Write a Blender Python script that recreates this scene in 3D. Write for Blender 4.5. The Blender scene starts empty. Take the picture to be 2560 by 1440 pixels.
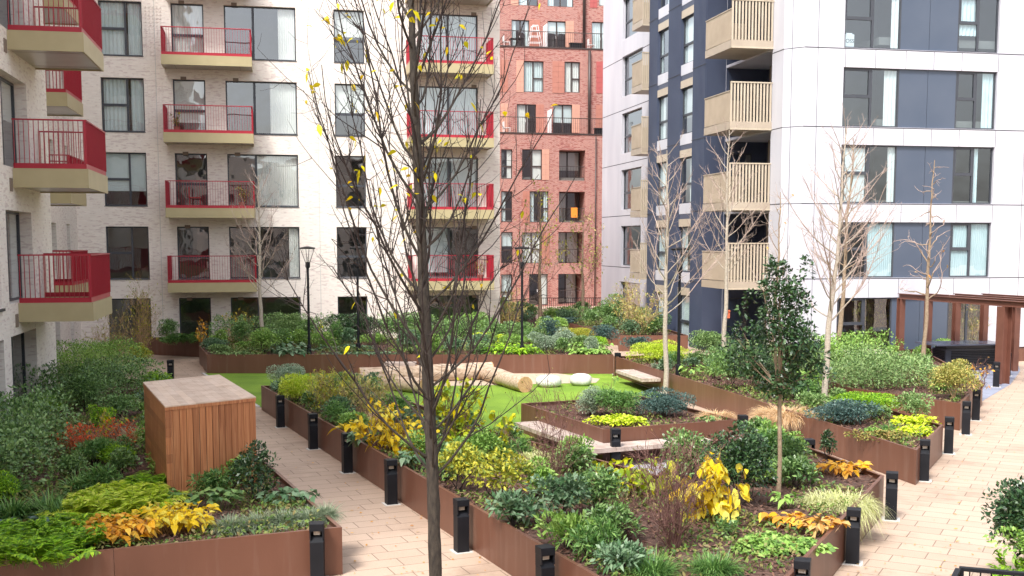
import bpy, math, random
import numpy as np
from mathutils import Vector

rnd = random.Random(7)
SC = bpy.context.scene
COL = SC.collection
# ---------------------------------------------------------------- camera model (photo pixels, 2560 x 1440)
F_PX, PU, PV, HOR, EYE = 2860.0, 1280.0, 890.0, 605.0, 4.7
PITCH = math.atan((PV - HOR) / F_PX)
CP, SP = math.cos(PITCH), math.sin(PITCH)
def ray(u, v):
    x = (u - PU) / F_PX; y = -(v - PV) / F_PX
    return (x, CP + y * SP, -SP + y * CP)
def G(u, v, z=0.0):
    d = ray(u, v); t = (z - EYE) / d[2]
    return (d[0] * t, d[1] * t)
def XY(u, Y):                       # point at forward distance Y on image column u near the horizon line
    d = ray(u, HOR); return (d[0] * Y / d[1], Y)
def Z_at(v, Y):
    d = ray(PU, v); return EYE + d[2] * Y / d[1]
DA = math.radians(11.6)
E = (math.cos(DA), math.sin(DA))     # building frontage direction
D = (-math.sin(DA), math.cos(DA))    # building depth direction
WA = math.radians(23.4)
W = (-math.sin(WA), math.cos(WA))    # left path direction
WP = (math.cos(WA), math.sin(WA))
RA = math.radians(28.1)
R = (math.sin(RA), math.cos(RA))     # right path direction
RP = (math.cos(RA), -math.sin(RA))

# ---------------------------------------------------------------- mesh building
class MB:
    def __init__(s): s.v = []; s.f = []; s.m = []; s.uv = {}
    def quad(s, a, b, c, d, mi=0, uv=None):
        n = len(s.v); s.v += [a, b, c, d]; s.f.append((n, n+1, n+2, n+3)); s.m.append(mi)
        if uv: s.uv[len(s.f)-1] = uv
    def face(s, pts, mi=0, uv=None):
        n = len(s.v); s.v += list(pts); s.f.append(tuple(range(n, n+len(pts)))); s.m.append(mi)
        if uv: s.uv[len(s.f)-1] = uv
    def hexa(s, p, mi=0):            # p: 4 bottom points (ccw seen from above) then 4 top points
        n = len(s.v); s.v += list(p)
        for q in ((3,2,1,0),(4,5,6,7),(0,1,5,4),(1,2,6,5),(2,3,7,6),(3,0,4,7)):
            s.f.append(tuple(n+i for i in q)); s.m.append(mi)
    def box(s, x0, x1, y0, y1, z0, z1, mi=0):
        s.hexa([(x0,y0,z0),(x1,y0,z0),(x1,y1,z0),(x0,y1,z0),(x0,y0,z1),(x1,y0,z1),(x1,y1,z1),(x0,y1,z1)], mi)
    def obox(s, o, ax, ay, a0, a1, b0, b1, z0, z1, mi=0):
        p = lambda a, b, z: (o[0]+ax[0]*a+ay[0]*b, o[1]+ax[1]*a+ay[1]*b, z)
        s.hexa([p(a0,b0,z0),p(a1,b0,z0),p(a1,b1,z0),p(a0,b1,z0),p(a0,b0,z1),p(a1,b0,z1),p(a1,b1,z1),p(a0,b1,z1)], mi)
    def prism(s, poly, z0, z1, mi=0, bottom=True):
        n = len(poly); k = len(s.v)
        s.v += [(x,y,z0) for x,y in poly] + [(x,y,z1) for x,y in poly]
        s.f.append(tuple(k+n+i for i in range(n))); s.m.append(mi)
        if bottom: s.f.append(tuple(k+n-1-i for i in range(n))); s.m.append(mi)
        for i in range(n):
            j = (i+1) % n; s.f.append((k+i, k+j, k+n+j, k+n+i)); s.m.append(mi)
    def tube(s, pts, rad, n=6, mi=0, cap=True):
        k0 = len(s.v); L = len(pts)
        prev = None
        for i in range(L):
            a = Vector(pts[max(0,i-1)]); b = Vector(pts[min(L-1,i+1)]); t = (b-a)
            t = t.normalized() if t.length > 1e-9 else Vector((0,0,1))
            if prev is None:
                prev = t.orthogonal().normalized()
            u = (prev - t*prev.dot(t))
            u = u.normalized() if u.length > 1e-6 else t.orthogonal().normalized()
            prev = u; w = t.cross(u); c = Vector(pts[i]); r = rad[i] if hasattr(rad,'__len__') else rad
            for q in range(n):
                an = 2*math.pi*q/n; p = c + u*(math.cos(an)*r) + w*(math.sin(an)*r); s.v.append((p.x,p.y,p.z))
        for i in range(L-1):
            for q in range(n):
                a = k0+i*n+q; b = k0+i*n+(q+1)%n
                s.f.append((a,b,b+n,a+n)); s.m.append(mi)
        if cap:
            s.f.append(tuple(k0+n-1-q for q in range(n))); s.m.append(mi)
            s.f.append(tuple(k0+(L-1)*n+q for q in range(n))); s.m.append(mi)
    def lathe(s, o, prof, n=16, mi=0):   # prof: (r, z) list
        k = len(s.v)
        for r, z in prof:
            for q in range(n):
                a = 2*math.pi*q/n; s.v.append((o[0]+r*math.cos(a), o[1]+r*math.sin(a), o[2]+z))
        for i in range(len(prof)-1):
            for q in range(n):
                a = k+i*n+q; b = k+i*n+(q+1)%n; s.f.append((a,b,b+n,a+n)); s.m.append(mi)
        s.f.append(tuple(k+n-1-q for q in range(n))); s.m.append(mi)
        s.f.append(tuple(k+(len(prof)-1)*n+q for q in range(n))); s.m.append(mi)
    def build(s, name, mats, parent=None, org=(0,0,0), smooth=False, bevel=0):
        me = bpy.data.meshes.new(name)
        ox, oy, oz = org
        me.from_pydata([(x-ox,y-oy,z-oz) for x,y,z in s.v], [], s.f)
        if not isinstance(mats, (list,tuple)): mats = [mats]
        for m in mats: me.materials.append(m)
        if len(mats) > 1: me.polygons.foreach_set('material_index', s.m)
        if s.uv:
            ul = me.uv_layers.new(name='UVMap')
            for fi, uv in s.uv.items():
                for li, c in zip(me.polygons[fi].loop_indices, uv): ul.data[li].uv = c
        if smooth: me.polygons.foreach_set('use_smooth', [True]*len(me.polygons))
        o = bpy.data.objects.new(name, me); COL.objects.link(o)
        if parent is not None: o.parent = parent
        else: o.location = org
        if bevel:
            b = o.modifiers.new('Bevel', 'BEVEL'); b.width = bevel; b.segments = 2; b.limit_method = 'ANGLE'
        return o

def np_mesh(name, V, Fc, mat, parent=None, org=(0,0,0), smooth=False):
    """V (n,3) float, Fc (m,k) int, all faces the same size."""
    me = bpy.data.meshes.new(name)
    V = np.asarray(V, dtype=np.float32) - np.asarray(org, dtype=np.float32)
    Fc = np.asarray(Fc, dtype=np.int32); m, k = Fc.shape
    me.vertices.add(len(V)); me.vertices.foreach_set('co', V.ravel())
    me.loops.add(m*k); me.loops.foreach_set('vertex_index', Fc.ravel())
    me.polygons.add(m)
    me.polygons.foreach_set('loop_start', np.arange(0, m*k, k, dtype=np.int32))
    me.polygons.foreach_set('loop_total', np.full(m, k, dtype=np.int32))
    me.update(calc_edges=True)
    if smooth: me.polygons.foreach_set('use_smooth', np.ones(m, dtype=bool))
    me.materials.append(mat)
    o = bpy.data.objects.new(name, me); COL.objects.link(o)
    if parent is not None: o.parent = parent
    else: o.location = org
    return o

def tag(o, label=None, cat=None, group=None, kind=None):
    if label: o['label'] = label
    if cat: o['category'] = cat
    if group: o['group'] = group
    if kind: o['kind'] = kind
    return o
def thing(name, label, cat, loc, group=None):
    o = bpy.data.objects.new(name, None); COL.objects.link(o); o.location = loc; o.empty_display_size = .1
    return tag(o, label, cat, group)
def copy_tree(o, parent=None):
    c = o.copy(); COL.objects.link(c)
    if parent is not None: c.parent = parent
    for ch in list(o.children): copy_tree(ch, c)
    return c

# ---------------------------------------------------------------- materials
def new_mat(name):
    m = bpy.data.materials.new(name); m.use_nodes = True
    nt = m.node_tree; b = nt.nodes['Principled BSDF']
    return m, nt, b
def nd(nt, t, **kw):
    n = nt.nodes.new(t)
    for k, v in kw.items():
        if k.startswith('i_'): n.inputs[k[2:].replace('_', ' ')].default_value = v
        else: setattr(n, k, v)
    return n
def c4(c): return (c[0], c[1], c[2], 1.0)
def ramp(nt, fac, stops):
    r = nt.nodes.new('ShaderNodeValToRGB'); e = r.color_ramp.elements
    while len(e) < len(stops): e.new(0.5)
    for q, (p, c) in zip(e, stops): q.position = p; q.color = c4(c)
    nt.links.new(fac, r.inputs['Fac']); return r
def mat_noise(name, c1, c2, rough=.6, scale=6.0, detail=5.0, metal=0.0, bump=0.0, bscale=None, spec=.5, stretch=None):
    m, nt, b = new_mat(name)
    tc = nd(nt, 'ShaderNodeTexCoord'); src = tc.outputs['Object']
    if stretch:
        mp = nd(nt, 'ShaderNodeMapping'); mp.inputs['Scale'].default_value = stretch
        nt.links.new(src, mp.inputs['Vector']); src = mp.outputs['Vector']
    no = nd(nt, 'ShaderNodeTexNoise'); no.inputs['Scale'].default_value = scale; no.inputs['Detail'].default_value = detail
    nt.links.new(src, no.inputs['Vector'])
    r = ramp(nt, no.outputs['Fac'], [(.3, c1), (.7, c2)])
    nt.links.new(r.outputs['Color'], b.inputs['Base Color'])
    b.inputs['Roughness'].default_value = rough; b.inputs['Metallic'].default_value = metal
    b.inputs['Specular IOR Level'].default_value = spec
    if bump:
        n2 = nd(nt, 'ShaderNodeTexNoise'); n2.inputs['Scale'].default_value = bscale or scale*4; n2.inputs['Detail'].default_value = 6
        nt.links.new(src, n2.inputs['Vector'])
        bp = nd(nt, 'ShaderNodeBump'); bp.inputs['Strength'].default_value = bump; bp.inputs['Distance'].default_value = .02
        nt.links.new(n2.outputs['Fac'], bp.inputs['Height']); nt.links.new(bp.outputs['Normal'], b.inputs['Normal'])
    return m
def mat_brick(name, c1, c2, mortar, odd, oddp=.72, bw=.225, rh=.075, ms=.008, rough=.85):
    m, nt, b = new_mat(name)
    uv = nd(nt, 'ShaderNodeUVMap')
    br = nd(nt, 'ShaderNodeTexBrick'); br.offset = .5
    for k, v in (('Scale',1.0),('Mortar Size',ms),('Mortar Smooth',.2),('Brick Width',bw),('Row Height',rh),('Bias',0.0)):
        br.inputs[k].default_value = v
    br.inputs['Color1'].default_value = c4(c1); br.inputs['Color2'].default_value = c4(c2); br.inputs['Mortar'].default_value = c4(mortar)
    nt.links.new(uv.outputs['UV'], br.inputs['Vector'])
    # streaky odd bricks: noise stretched along the courses, snapped to the courses
    mp = nd(nt, 'ShaderNodeMapping'); mp.inputs['Scale'].default_value = (3.4, 13.3, 1)
    nt.links.new(uv.outputs['UV'], mp.inputs['Vector'])
    no = nd(nt, 'ShaderNodeTexNoise'); no.inputs['Scale'].default_value = 1.0; no.inputs['Detail'].default_value = 2.0; no.noise_dimensions = '2D'
    nt.links.new(mp.outputs['Vector'], no.inputs['Vector'])
    big = nd(nt, 'ShaderNodeTexNoise'); big.inputs['Scale'].default_value = .5; big.noise_dimensions = '2D'
    nt.links.new(uv.outputs['UV'], big.inputs['Vector'])
    ad = nd(nt, 'ShaderNodeMath', operation='MULTIPLY_ADD'); ad.inputs[1].default_value = .35
    nt.links.new(big.outputs['Fac'], ad.inputs[0]); nt.links.new(no.outputs['Fac'], ad.inputs[2])
    r = ramp(nt, ad.outputs[0], [(oddp, (0,0,0)), (oddp+.08, (1,1,1))])
    mx = nd(nt, 'ShaderNodeMix', data_type='RGBA')
    nt.links.new(r.outputs['Color'], mx.inputs[0]); nt.links.new(br.outputs['Color'], mx.inputs[6]); mx.inputs[7].default_value = c4(odd)
    nt.links.new(mx.outputs[2], b.inputs['Base Color'])
    bp = nd(nt, 'ShaderNodeBump'); bp.inputs['Strength'].default_value = .35; bp.inputs['Distance'].default_value = .01; bp.invert = True
    nt.links.new(br.outputs['Fac'], bp.inputs['Height']); nt.links.new(bp.outputs['Normal'], b.inputs['Normal'])
    b.inputs['Roughness'].default_value = rough
    return m
def mat_pavers(name, ang, c1, c2, mortar, bw=.72, rh=.40, ms=.008, tint=None):
    m, nt, b = new_mat(name)
    tc = nd(nt, 'ShaderNodeTexCoord'); mp = nd(nt, 'ShaderNodeMapping'); mp.inputs['Rotation'].default_value = (0,0,ang)
    nt.links.new(tc.outputs['Object'], mp.inputs['Vector'])
    br = nd(nt, 'ShaderNodeTexBrick'); br.offset = .37; br.offset_frequency = 2
    for k, v in (('Scale',1.0),('Mortar Size',ms),('Mortar Smooth',.1),('Brick Width',bw),('Row Height',rh),('Bias',0.0)):
        br.inputs[k].default_value = v
    br.inputs['Color1'].default_value = c4(c1); br.inputs['Color2'].default_value = c4(c2); br.inputs['Mortar'].default_value = c4(mortar)
    nt.links.new(mp.outputs['Vector'], br.inputs['Vector'])
    no = nd(nt, 'ShaderNodeTexNoise'); no.inputs['Scale'].default_value = .55; no.inputs['Detail'].default_value = 8; no.inputs['Roughness'].default_value = .65
    nt.links.new(tc.outputs['Object'], no.inputs['Vector'])
    r = ramp(nt, no.outputs['Fac'], [(.30, (.60,.56,.53)), (.46, (.93,.91,.89)), (.72, (1.0,1.0,1.0))])
    mx = nd(nt, 'ShaderNodeMix', data_type='RGBA', blend_type='MULTIPLY'); mx.inputs[0].default_value = .8
    nt.links.new(br.outputs['Color'], mx.inputs[6]); nt.links.new(r.outputs['Color'], mx.inputs[7])
    sp = nd(nt, 'ShaderNodeTexNoise'); sp.inputs['Scale'].default_value = 60; sp.inputs['Detail'].default_value = 3
    nt.links.new(tc.outputs['Object'], sp.inputs['Vector'])
    r2 = ramp(nt, sp.outputs['Fac'], [(.35, (.86,.85,.84)), (.6, (1,1,1))])
    mx2 = nd(nt, 'ShaderNodeMix', data_type='RGBA', blend_type='MULTIPLY'); mx2.inputs[0].default_value = .7
    nt.links.new(mx.outputs[2], mx2.inputs[6]); nt.links.new(r2.outputs['Color'], mx2.inputs[7])
    nt.links.new(mx2.outputs[2], b.inputs['Base Color'])
    bp = nd(nt, 'ShaderNodeBump'); bp.inputs['Strength'].default_value = .5; bp.inputs['Distance'].default_value = .008; bp.invert = True
    nt.links.new(br.outputs['Fac'], bp.inputs['Height']); nt.links.new(bp.outputs['Normal'], b.inputs['Normal'])
    b.inputs['Roughness'].default_value = .62
    return m
def mat_leaf(name, cols, rough=.5, trans=.25, spec=.35):
    """cols: 2-4 colours picked per leaf."""
    m, nt, b = new_mat(name)
    ge = nd(nt, 'ShaderNodeNewGeometry')
    n = len(cols)
    r = ramp(nt, ge.outputs['Random Per Island'], [((i+.2)/n, c) for i, c in enumerate(cols)])
    nt.links.new(r.outputs['Color'], b.inputs['Base Color'])
    b.inputs['Roughness'].default_value = rough; b.inputs['Specular IOR Level'].default_value = spec
    tl = nd(nt, 'ShaderNodeBsdfTranslucent'); nt.links.new(r.outputs['Color'], tl.inputs['Color'])
    ms = nd(nt, 'ShaderNodeMixShader'); ms.inputs[0].default_value = trans
    nt.links.new(b.outputs[0], ms.inputs[1]); nt.links.new(tl.outputs[0], ms.inputs[2])
    nt.links.new(ms.outputs[0], nt.nodes['Material Output'].inputs['Surface'])
    return m
def mat_glass(name, tint, refl=.22, wav=.012):
    m, nt, b = new_mat(name)
    nt.nodes.remove(b)
    tr = nd(nt, 'ShaderNodeBsdfTransparent'); tr.inputs['Color'].default_value = c4(tint)
    gl = nd(nt, 'ShaderNodeBsdfGlossy'); gl.inputs['Roughness'].default_value = .01; gl.inputs['Color'].default_value = (.95,.97,1,1)
    lw = nd(nt, 'ShaderNodeLayerWeight'); lw.inputs['Blend'].default_value = .5
    fr = nd(nt, 'ShaderNodeMath', operation='POWER'); fr.inputs[1].default_value = 4.0; nt.links.new(lw.outputs['Facing'], fr.inputs[0])
    ma = nd(nt, 'ShaderNodeMath', operation='ADD'); ma.inputs[1].default_value = refl; ma.use_clamp = True
    nt.links.new(fr.outputs[0], ma.inputs[0])
    tc = nd(nt, 'ShaderNodeTexCoord'); no = nd(nt, 'ShaderNodeTexNoise'); no.inputs['Scale'].default_value = 1.1; no.inputs['Detail'].default_value = 1.5
    nt.links.new(tc.outputs['Object'], no.inputs['Vector'])
    bp = nd(nt, 'ShaderNodeBump'); bp.inputs['Strength'].default_value = 1.0; bp.inputs['Distance'].default_value = wav
    nt.links.new(no.outputs['Fac'], bp.inputs['Height']); nt.links.new(bp.outputs['Normal'], gl.inputs['Normal'])
    ms = nd(nt, 'ShaderNodeMixShader'); nt.links.new(ma.outputs[0], ms.inputs[0])
    nt.links.new(tr.outputs[0], ms.inputs[1]); nt.links.new(gl.outputs[0], ms.inputs[2])
    nt.links.new(ms.outputs[0], nt.nodes['Material Output'].inputs['Surface'])
    return m
def mat_wood(name, c1, c2, c3, axis_scale=(20,20,.9), rough=.5, var=1.0):
    m, nt, b = new_mat(name)
    tc = nd(nt, 'ShaderNodeTexCoord'); mp = nd(nt, 'ShaderNodeMapping'); mp.inputs['Scale'].default_value = axis_scale
    nt.links.new(tc.outputs['Object'], mp.inputs['Vector'])
    no = nd(nt, 'ShaderNodeTexNoise'); no.inputs['Scale'].default_value = 1.6; no.inputs['Detail'].default_value = 7; no.inputs['Distortion'].default_value = .6
    nt.links.new(mp.outputs['Vector'], no.inputs['Vector'])
    r = ramp(nt, no.outputs['Fac'], [(.3, c1), (.5, c2), (.7, c3)])
    ge = nd(nt, 'ShaderNodeNewGeometry')
    r2 = ramp(nt, ge.outputs['Random Per Island'], [(0, (.72,.66,.63)), (.35, (.9,.87,.85)), (.6, (1.0,.97,.95)), (1, (1.12,1.08,1.03))])
    mx = nd(nt, 'ShaderNodeMix', data_type='RGBA', blend_type='MULTIPLY'); mx.inputs[0].default_value = var
    nt.links.new(r.outputs['Color'], mx.inputs[6]); nt.links.new(r2.outputs['Color'], mx.inputs[7])
    nt.links.new(mx.outputs[2], b.inputs['Base Color']); b.inputs['Roughness'].default_value = rough
    return m

M = {}
M['pale_brick'] = mat_brick('pale_brick', (.86,.785,.72), (.79,.71,.645), (.80,.75,.69), (.68,.585,.545), .755)
M['red_brick'] = mat_brick('red_brick', (.37,.152,.12), (.30,.115,.095), (.50,.37,.32), (.26,.09,.078), .72)
M['frame'] = mat_noise('window_frame_grey', (.045,.05,.062), (.055,.06,.072), .45)
M['frame_brown'] = mat_noise('window_frame_brown', (.045,.03,.028), (.055,.038,.034), .45)
M['glass'] = mat_glass('window_glass', (.86,.90,.90), .16)
M['glass_b'] = mat_glass('window_glass_cool', (.78,.87,.90), .15, .008)
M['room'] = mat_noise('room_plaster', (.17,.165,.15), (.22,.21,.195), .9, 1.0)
M['curtain'] = mat_noise('curtain_cloth', (.82,.81,.77), (.88,.87,.83), .95, 3.0)
M['curtain_teal'] = mat_noise('curtain_sheer', (.66,.76,.76), (.76,.83,.83), .95, 3.0)
M['gold'] = mat_noise('balcony_gold_metal', (.40,.335,.185), (.44,.37,.21), .42, 2.0, metal=.0)
M['soffit'] = mat_noise('soffit_metal', (.40,.37,.32), (.46,.43,.38), .28, 2.0, metal=.6)
M['red'] = mat_noise('red_painted_metal', (.36,.012,.03), (.40,.018,.035), .4, 3.0)
M['bronze'] = mat_noise('bronze_metal', (.49,.41,.31), (.55,.47,.36), .4, 2.0, metal=.15)
M['bronze_dark'] = mat_noise('bronze_panel', (.40,.33,.255), (.46,.385,.30), .42, 2.0, metal=.15)
M['white_panel'] = mat_noise('white_cladding', (.50,.50,.555), (.61,.605,.65), .3, .9, 8, stretch=(1,1,.25))  # faint stains plus soft reflection patches painted into the colour noise
M['seam'] = mat_noise('panel_seam', (.05,.05,.06), (.06,.06,.07), .8)
M['blue_panel'] = mat_noise('blue_grey_cladding', (.065,.085,.125), (.082,.102,.142), .32, .5)
M['navy'] = mat_noise('dark_blue_cladding', (.05,.062,.105), (.06,.075,.12), .45, .8)
M['terracotta'] = mat_noise('terracotta_panel', (.37,.15,.11), (.41,.17,.125), .7, 3)
M['peach'] = mat_noise('peach_panel', (.50,.26,.19), (.54,.29,.215), .7, 3)
M['red_panel'] = mat_noise('red_panel', (.36,.08,.075), (.39,.09,.085), .7, 3)
M['vent'] = mat_noise('air_brick', (.20,.15,.12), (.25,.19,.15), .8, 20)
def mat_steel(name, c1, c2, dirt):
    m = mat_noise(name, c1, c2, .42, 1.6, 6, bump=.05, bscale=60, stretch=(1,1,.3)); nt = m.node_tree; b = nt.nodes['Principled BSDF']
    src = b.inputs['Base Color'].links[0].from_socket; tc = nd(nt,'ShaderNodeTexCoord'); mp = nd(nt,'ShaderNodeMapping'); mp.inputs['Scale'].default_value = (5,5,.5)
    nt.links.new(tc.outputs['Object'], mp.inputs['Vector']); no = nd(nt,'ShaderNodeTexNoise'); no.inputs['Scale'].default_value = 1.5; no.inputs['Detail'].default_value = 8
    nt.links.new(mp.outputs['Vector'], no.inputs['Vector']); r = ramp(nt, no.outputs['Fac'], [(.52,(0,0,0)),(.72,(.55,.55,.55))])
    mx = nd(nt,'ShaderNodeMix', data_type='RGBA'); nt.links.new(r.outputs['Color'], mx.inputs[0]); nt.links.new(src, mx.inputs[6]); mx.inputs[7].default_value = c4(dirt)
    nt.links.new(mx.outputs[2], b.inputs['Base Color']); return m
M['corten'] = mat_steel('rust_brown_steel', (.13,.055,.034), (.168,.074,.047), (.20,.115,.085))
M['steel_brown'] = mat_noise('brown_steel', (.13,.05,.034), (.17,.068,.046), .5, 2.5)
M['mulch'] = mat_noise('bark_mulch', (.055,.028,.021), (.15,.082,.06), .95, 14, bump=1.0, bscale=30)
M['chip'] = mat_leaf('bark_chips', [(.05,.025,.02), (.16,.08,.055), (.27,.165,.12), (.11,.05,.04)], .9, 0, .2)
M['black'] = mat_noise('black_powder_coat', (.009,.010,.013), (.013,.014,.018), .5, 4, spec=.22)
M['lens'] = mat_noise('bollard_lens', (.55,.52,.46), (.62,.6,.54), .3, 10)
M['lawn'] = mat_noise('lawn_grass', (.12,.235,.014), (.23,.375,.03), .85, .8, bump=.6, bscale=160)
M['paver_l'] = mat_pavers('sandstone_pavers', -WA, (.58,.44,.34), (.52,.39,.30), (.25,.18,.135))
M['paver_r'] = mat_pavers('sandstone_pavers_east', RA, (.55,.42,.325), (.49,.37,.285), (.25,.18,.135))
M['paver_g'] = mat_pavers('grey_pavers', -WA, (.42,.41,.44), (.35,.34,.38), (.15,.15,.17), .6, .6)
M['paver_b'] = mat_pavers('blue_grey_pavers', -DA, (.33,.36,.46), (.26,.29,.38), (.12,.13,.17), .9, .9)
M['sand'] = mat_noise('play_sand', (.46,.36,.26), (.54,.44,.33), .9, 6)
M['kerb'] = mat_noise('pale_kerb', (.55,.53,.5), (.62,.6,.57), .8, 8)
M['cedar'] = mat_wood('cedar_boards', (.34,.12,.048), (.48,.195,.082), (.58,.275,.13))
M['cedar_top'] = mat_wood('weathered_cedar', (.58,.42,.31), (.69,.54,.43), (.75,.61,.51), (3,3,3), var=.45)
M['bench_wood'] = mat_wood('silvered_timber', (.40,.31,.26), (.50,.41,.36), (.58,.50,.45), (3,3,3), .75, .6)
M['log'] = mat_wood('peeled_log', (.26,.18,.12), (.50,.38,.28), (.62,.52,.42), (2,9,9), .85)
M['log_end'] = mat_noise('log_end_grain', (.46,.25,.12), (.58,.36,.2), .8, 14)
M['boulder'] = mat_noise('white_boulder', (.50,.48,.45), (.78,.77,.75), .85, 4, 9, bump=.6, bscale=14)
M['counter'] = mat_noise('dark_counter_metal', (.025,.03,.042), (.035,.04,.055), .3, 2)
M['counter_top'] = mat_noise('counter_top', (.06,.068,.10), (.08,.09,.125), .22, 2)
M['birdbox'] = mat_noise('birdbox_orange', (.48,.10,.04), (.56,.14,.06), .6, 8)
M['white_paint'] = mat_noise('white_paint', (.76,.76,.76), (.8,.8,.8), .5, 4)
M['bark_dark'] = mat_noise('dark_bark', (.018,.014,.011), (.06,.048,.036), .9, 30, bump=.6, bscale=50, stretch=(1,1,.35))
M['twig_dark'] = mat_noise('dark_twigs', (.016,.010,.009), (.032,.021,.018), .85, 5)
M['bark_pale'] = mat_noise('pale_bark', (.33,.28,.22), (.47,.41,.34), .85, 14, bump=.2, stretch=(1,1,2))
M['twig_pale'] = mat_noise('pale_twigs', (.34,.25,.21), (.46,.36,.31), .85, 5)
M['bark_tan'] = mat_noise('tan_bark', (.22,.155,.10), (.34,.255,.175), .85, 14)
M['twig_red'] = mat_noise('red_brown_twigs', (.12,.055,.045), (.19,.095,.08), .85, 5)
# ---------------------------------------------------------------- facades
class Fac:
    """A vertical plane: origin o, running direction d, outward normal n."""
    def __init__(s, o, d, n): s.o, s.d, s.n = o, d, n
    def p(s, a, z, off=0.0): return (s.o[0]+s.d[0]*a+s.n[0]*off, s.o[1]+s.d[1]*a+s.n[1]*off, z)
    def px(s, u, v, off=0.0):
        r = ray(u, v); ox = s.o[0]+s.n[0]*off; oy = s.o[1]+s.n[1]*off
        t = (ox*s.n[0]+oy*s.n[1]) / (r[0]*s.n[0]+r[1]*s.n[1])
        x, y = r[0]*t, r[1]*t
        return ((x-ox)*s.d[0]+(y-oy)*s.d[1], EYE+r[2]*t)
    def shift(s, a, off): q = s.p(a, 0, off); return Fac((q[0], q[1]), s.d, s.n)
    def box(s, mb, a0, a1, z0, z1, o0, o1, mi=0):
        P = s.p
        pts = [P(a0,z0,o0),P(a1,z0,o0),P(a1,z0,o1),P(a0,z0,o1),P(a0,z1,o0),P(a1,z1,o0),P(a1,z1,o1),P(a0,z1,o1)]
        cr = s.d[0]*s.n[1]-s.d[1]*s.n[0]
        if cr < 0: pts = [pts[i] for i in (3,2,1,0,7,6,5,4)]
        mb.hexa(pts, mi)
    def wall(s, mb, a0, a1, z0, z1, ops, depth=.15, mi=0, off=0.0):
        """Wall sheet with openings (a0,a1,z0,z1[,depth]) and their reveals."""
        xs = sorted(set([a0,a1]+[min(max(q,a0),a1) for o in ops for q in o[:2]]))
        zs = sorted(set([z0,z1]+[min(max(q,z0),z1) for o in ops for q in o[2:4]]))
        for i in range(len(xs)-1):
            run = None
            for j in range(len(zs)):
                inside = True
                if j < len(zs)-1:
                    cx = (xs[i]+xs[i+1])/2; cz = (zs[j]+zs[j+1])/2
                    inside = any(o[0] < cx < o[1] and o[2] < cz < o[3] for o in ops)
                if not inside and run is None: run = zs[j]
                if inside and run is not None:
                    A,B,C,Dd = xs[i], xs[i+1], run, zs[j]
                    mb.quad(s.p(A,C,off),s.p(B,C,off),s.p(B,Dd,off),s.p(A,Dd,off),mi,[(A,C),(B,C),(B,Dd),(A,Dd)]); run = None
        for o in ops:
            A,B,C,Dd = o[:4]; dp = o[4] if len(o) > 4 else depth; f, k = off, off-dp
            mb.quad(s.p(A,C,f),s.p(A,Dd,f),s.p(A,Dd,k),s.p(A,C,k),mi,[(0,C),(0,Dd),(dp,Dd),(dp,C)])
            mb.quad(s.p(B,C,f),s.p(B,C,k),s.p(B,Dd,k),s.p(B,Dd,f),mi,[(0,C),(dp,C),(dp,Dd),(0,Dd)])
            mb.quad(s.p(A,Dd,f),s.p(B,Dd,f),s.p(B,Dd,k),s.p(A,Dd,k),mi,[(A,0),(B,0),(B,dp),(A,dp)])
            mb.quad(s.p(A,C,f),s.p(A,C,k),s.p(B,C,k),s.p(B,C,f),mi,[(A,0),(A,dp),(B,dp),(B,0)])

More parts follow.
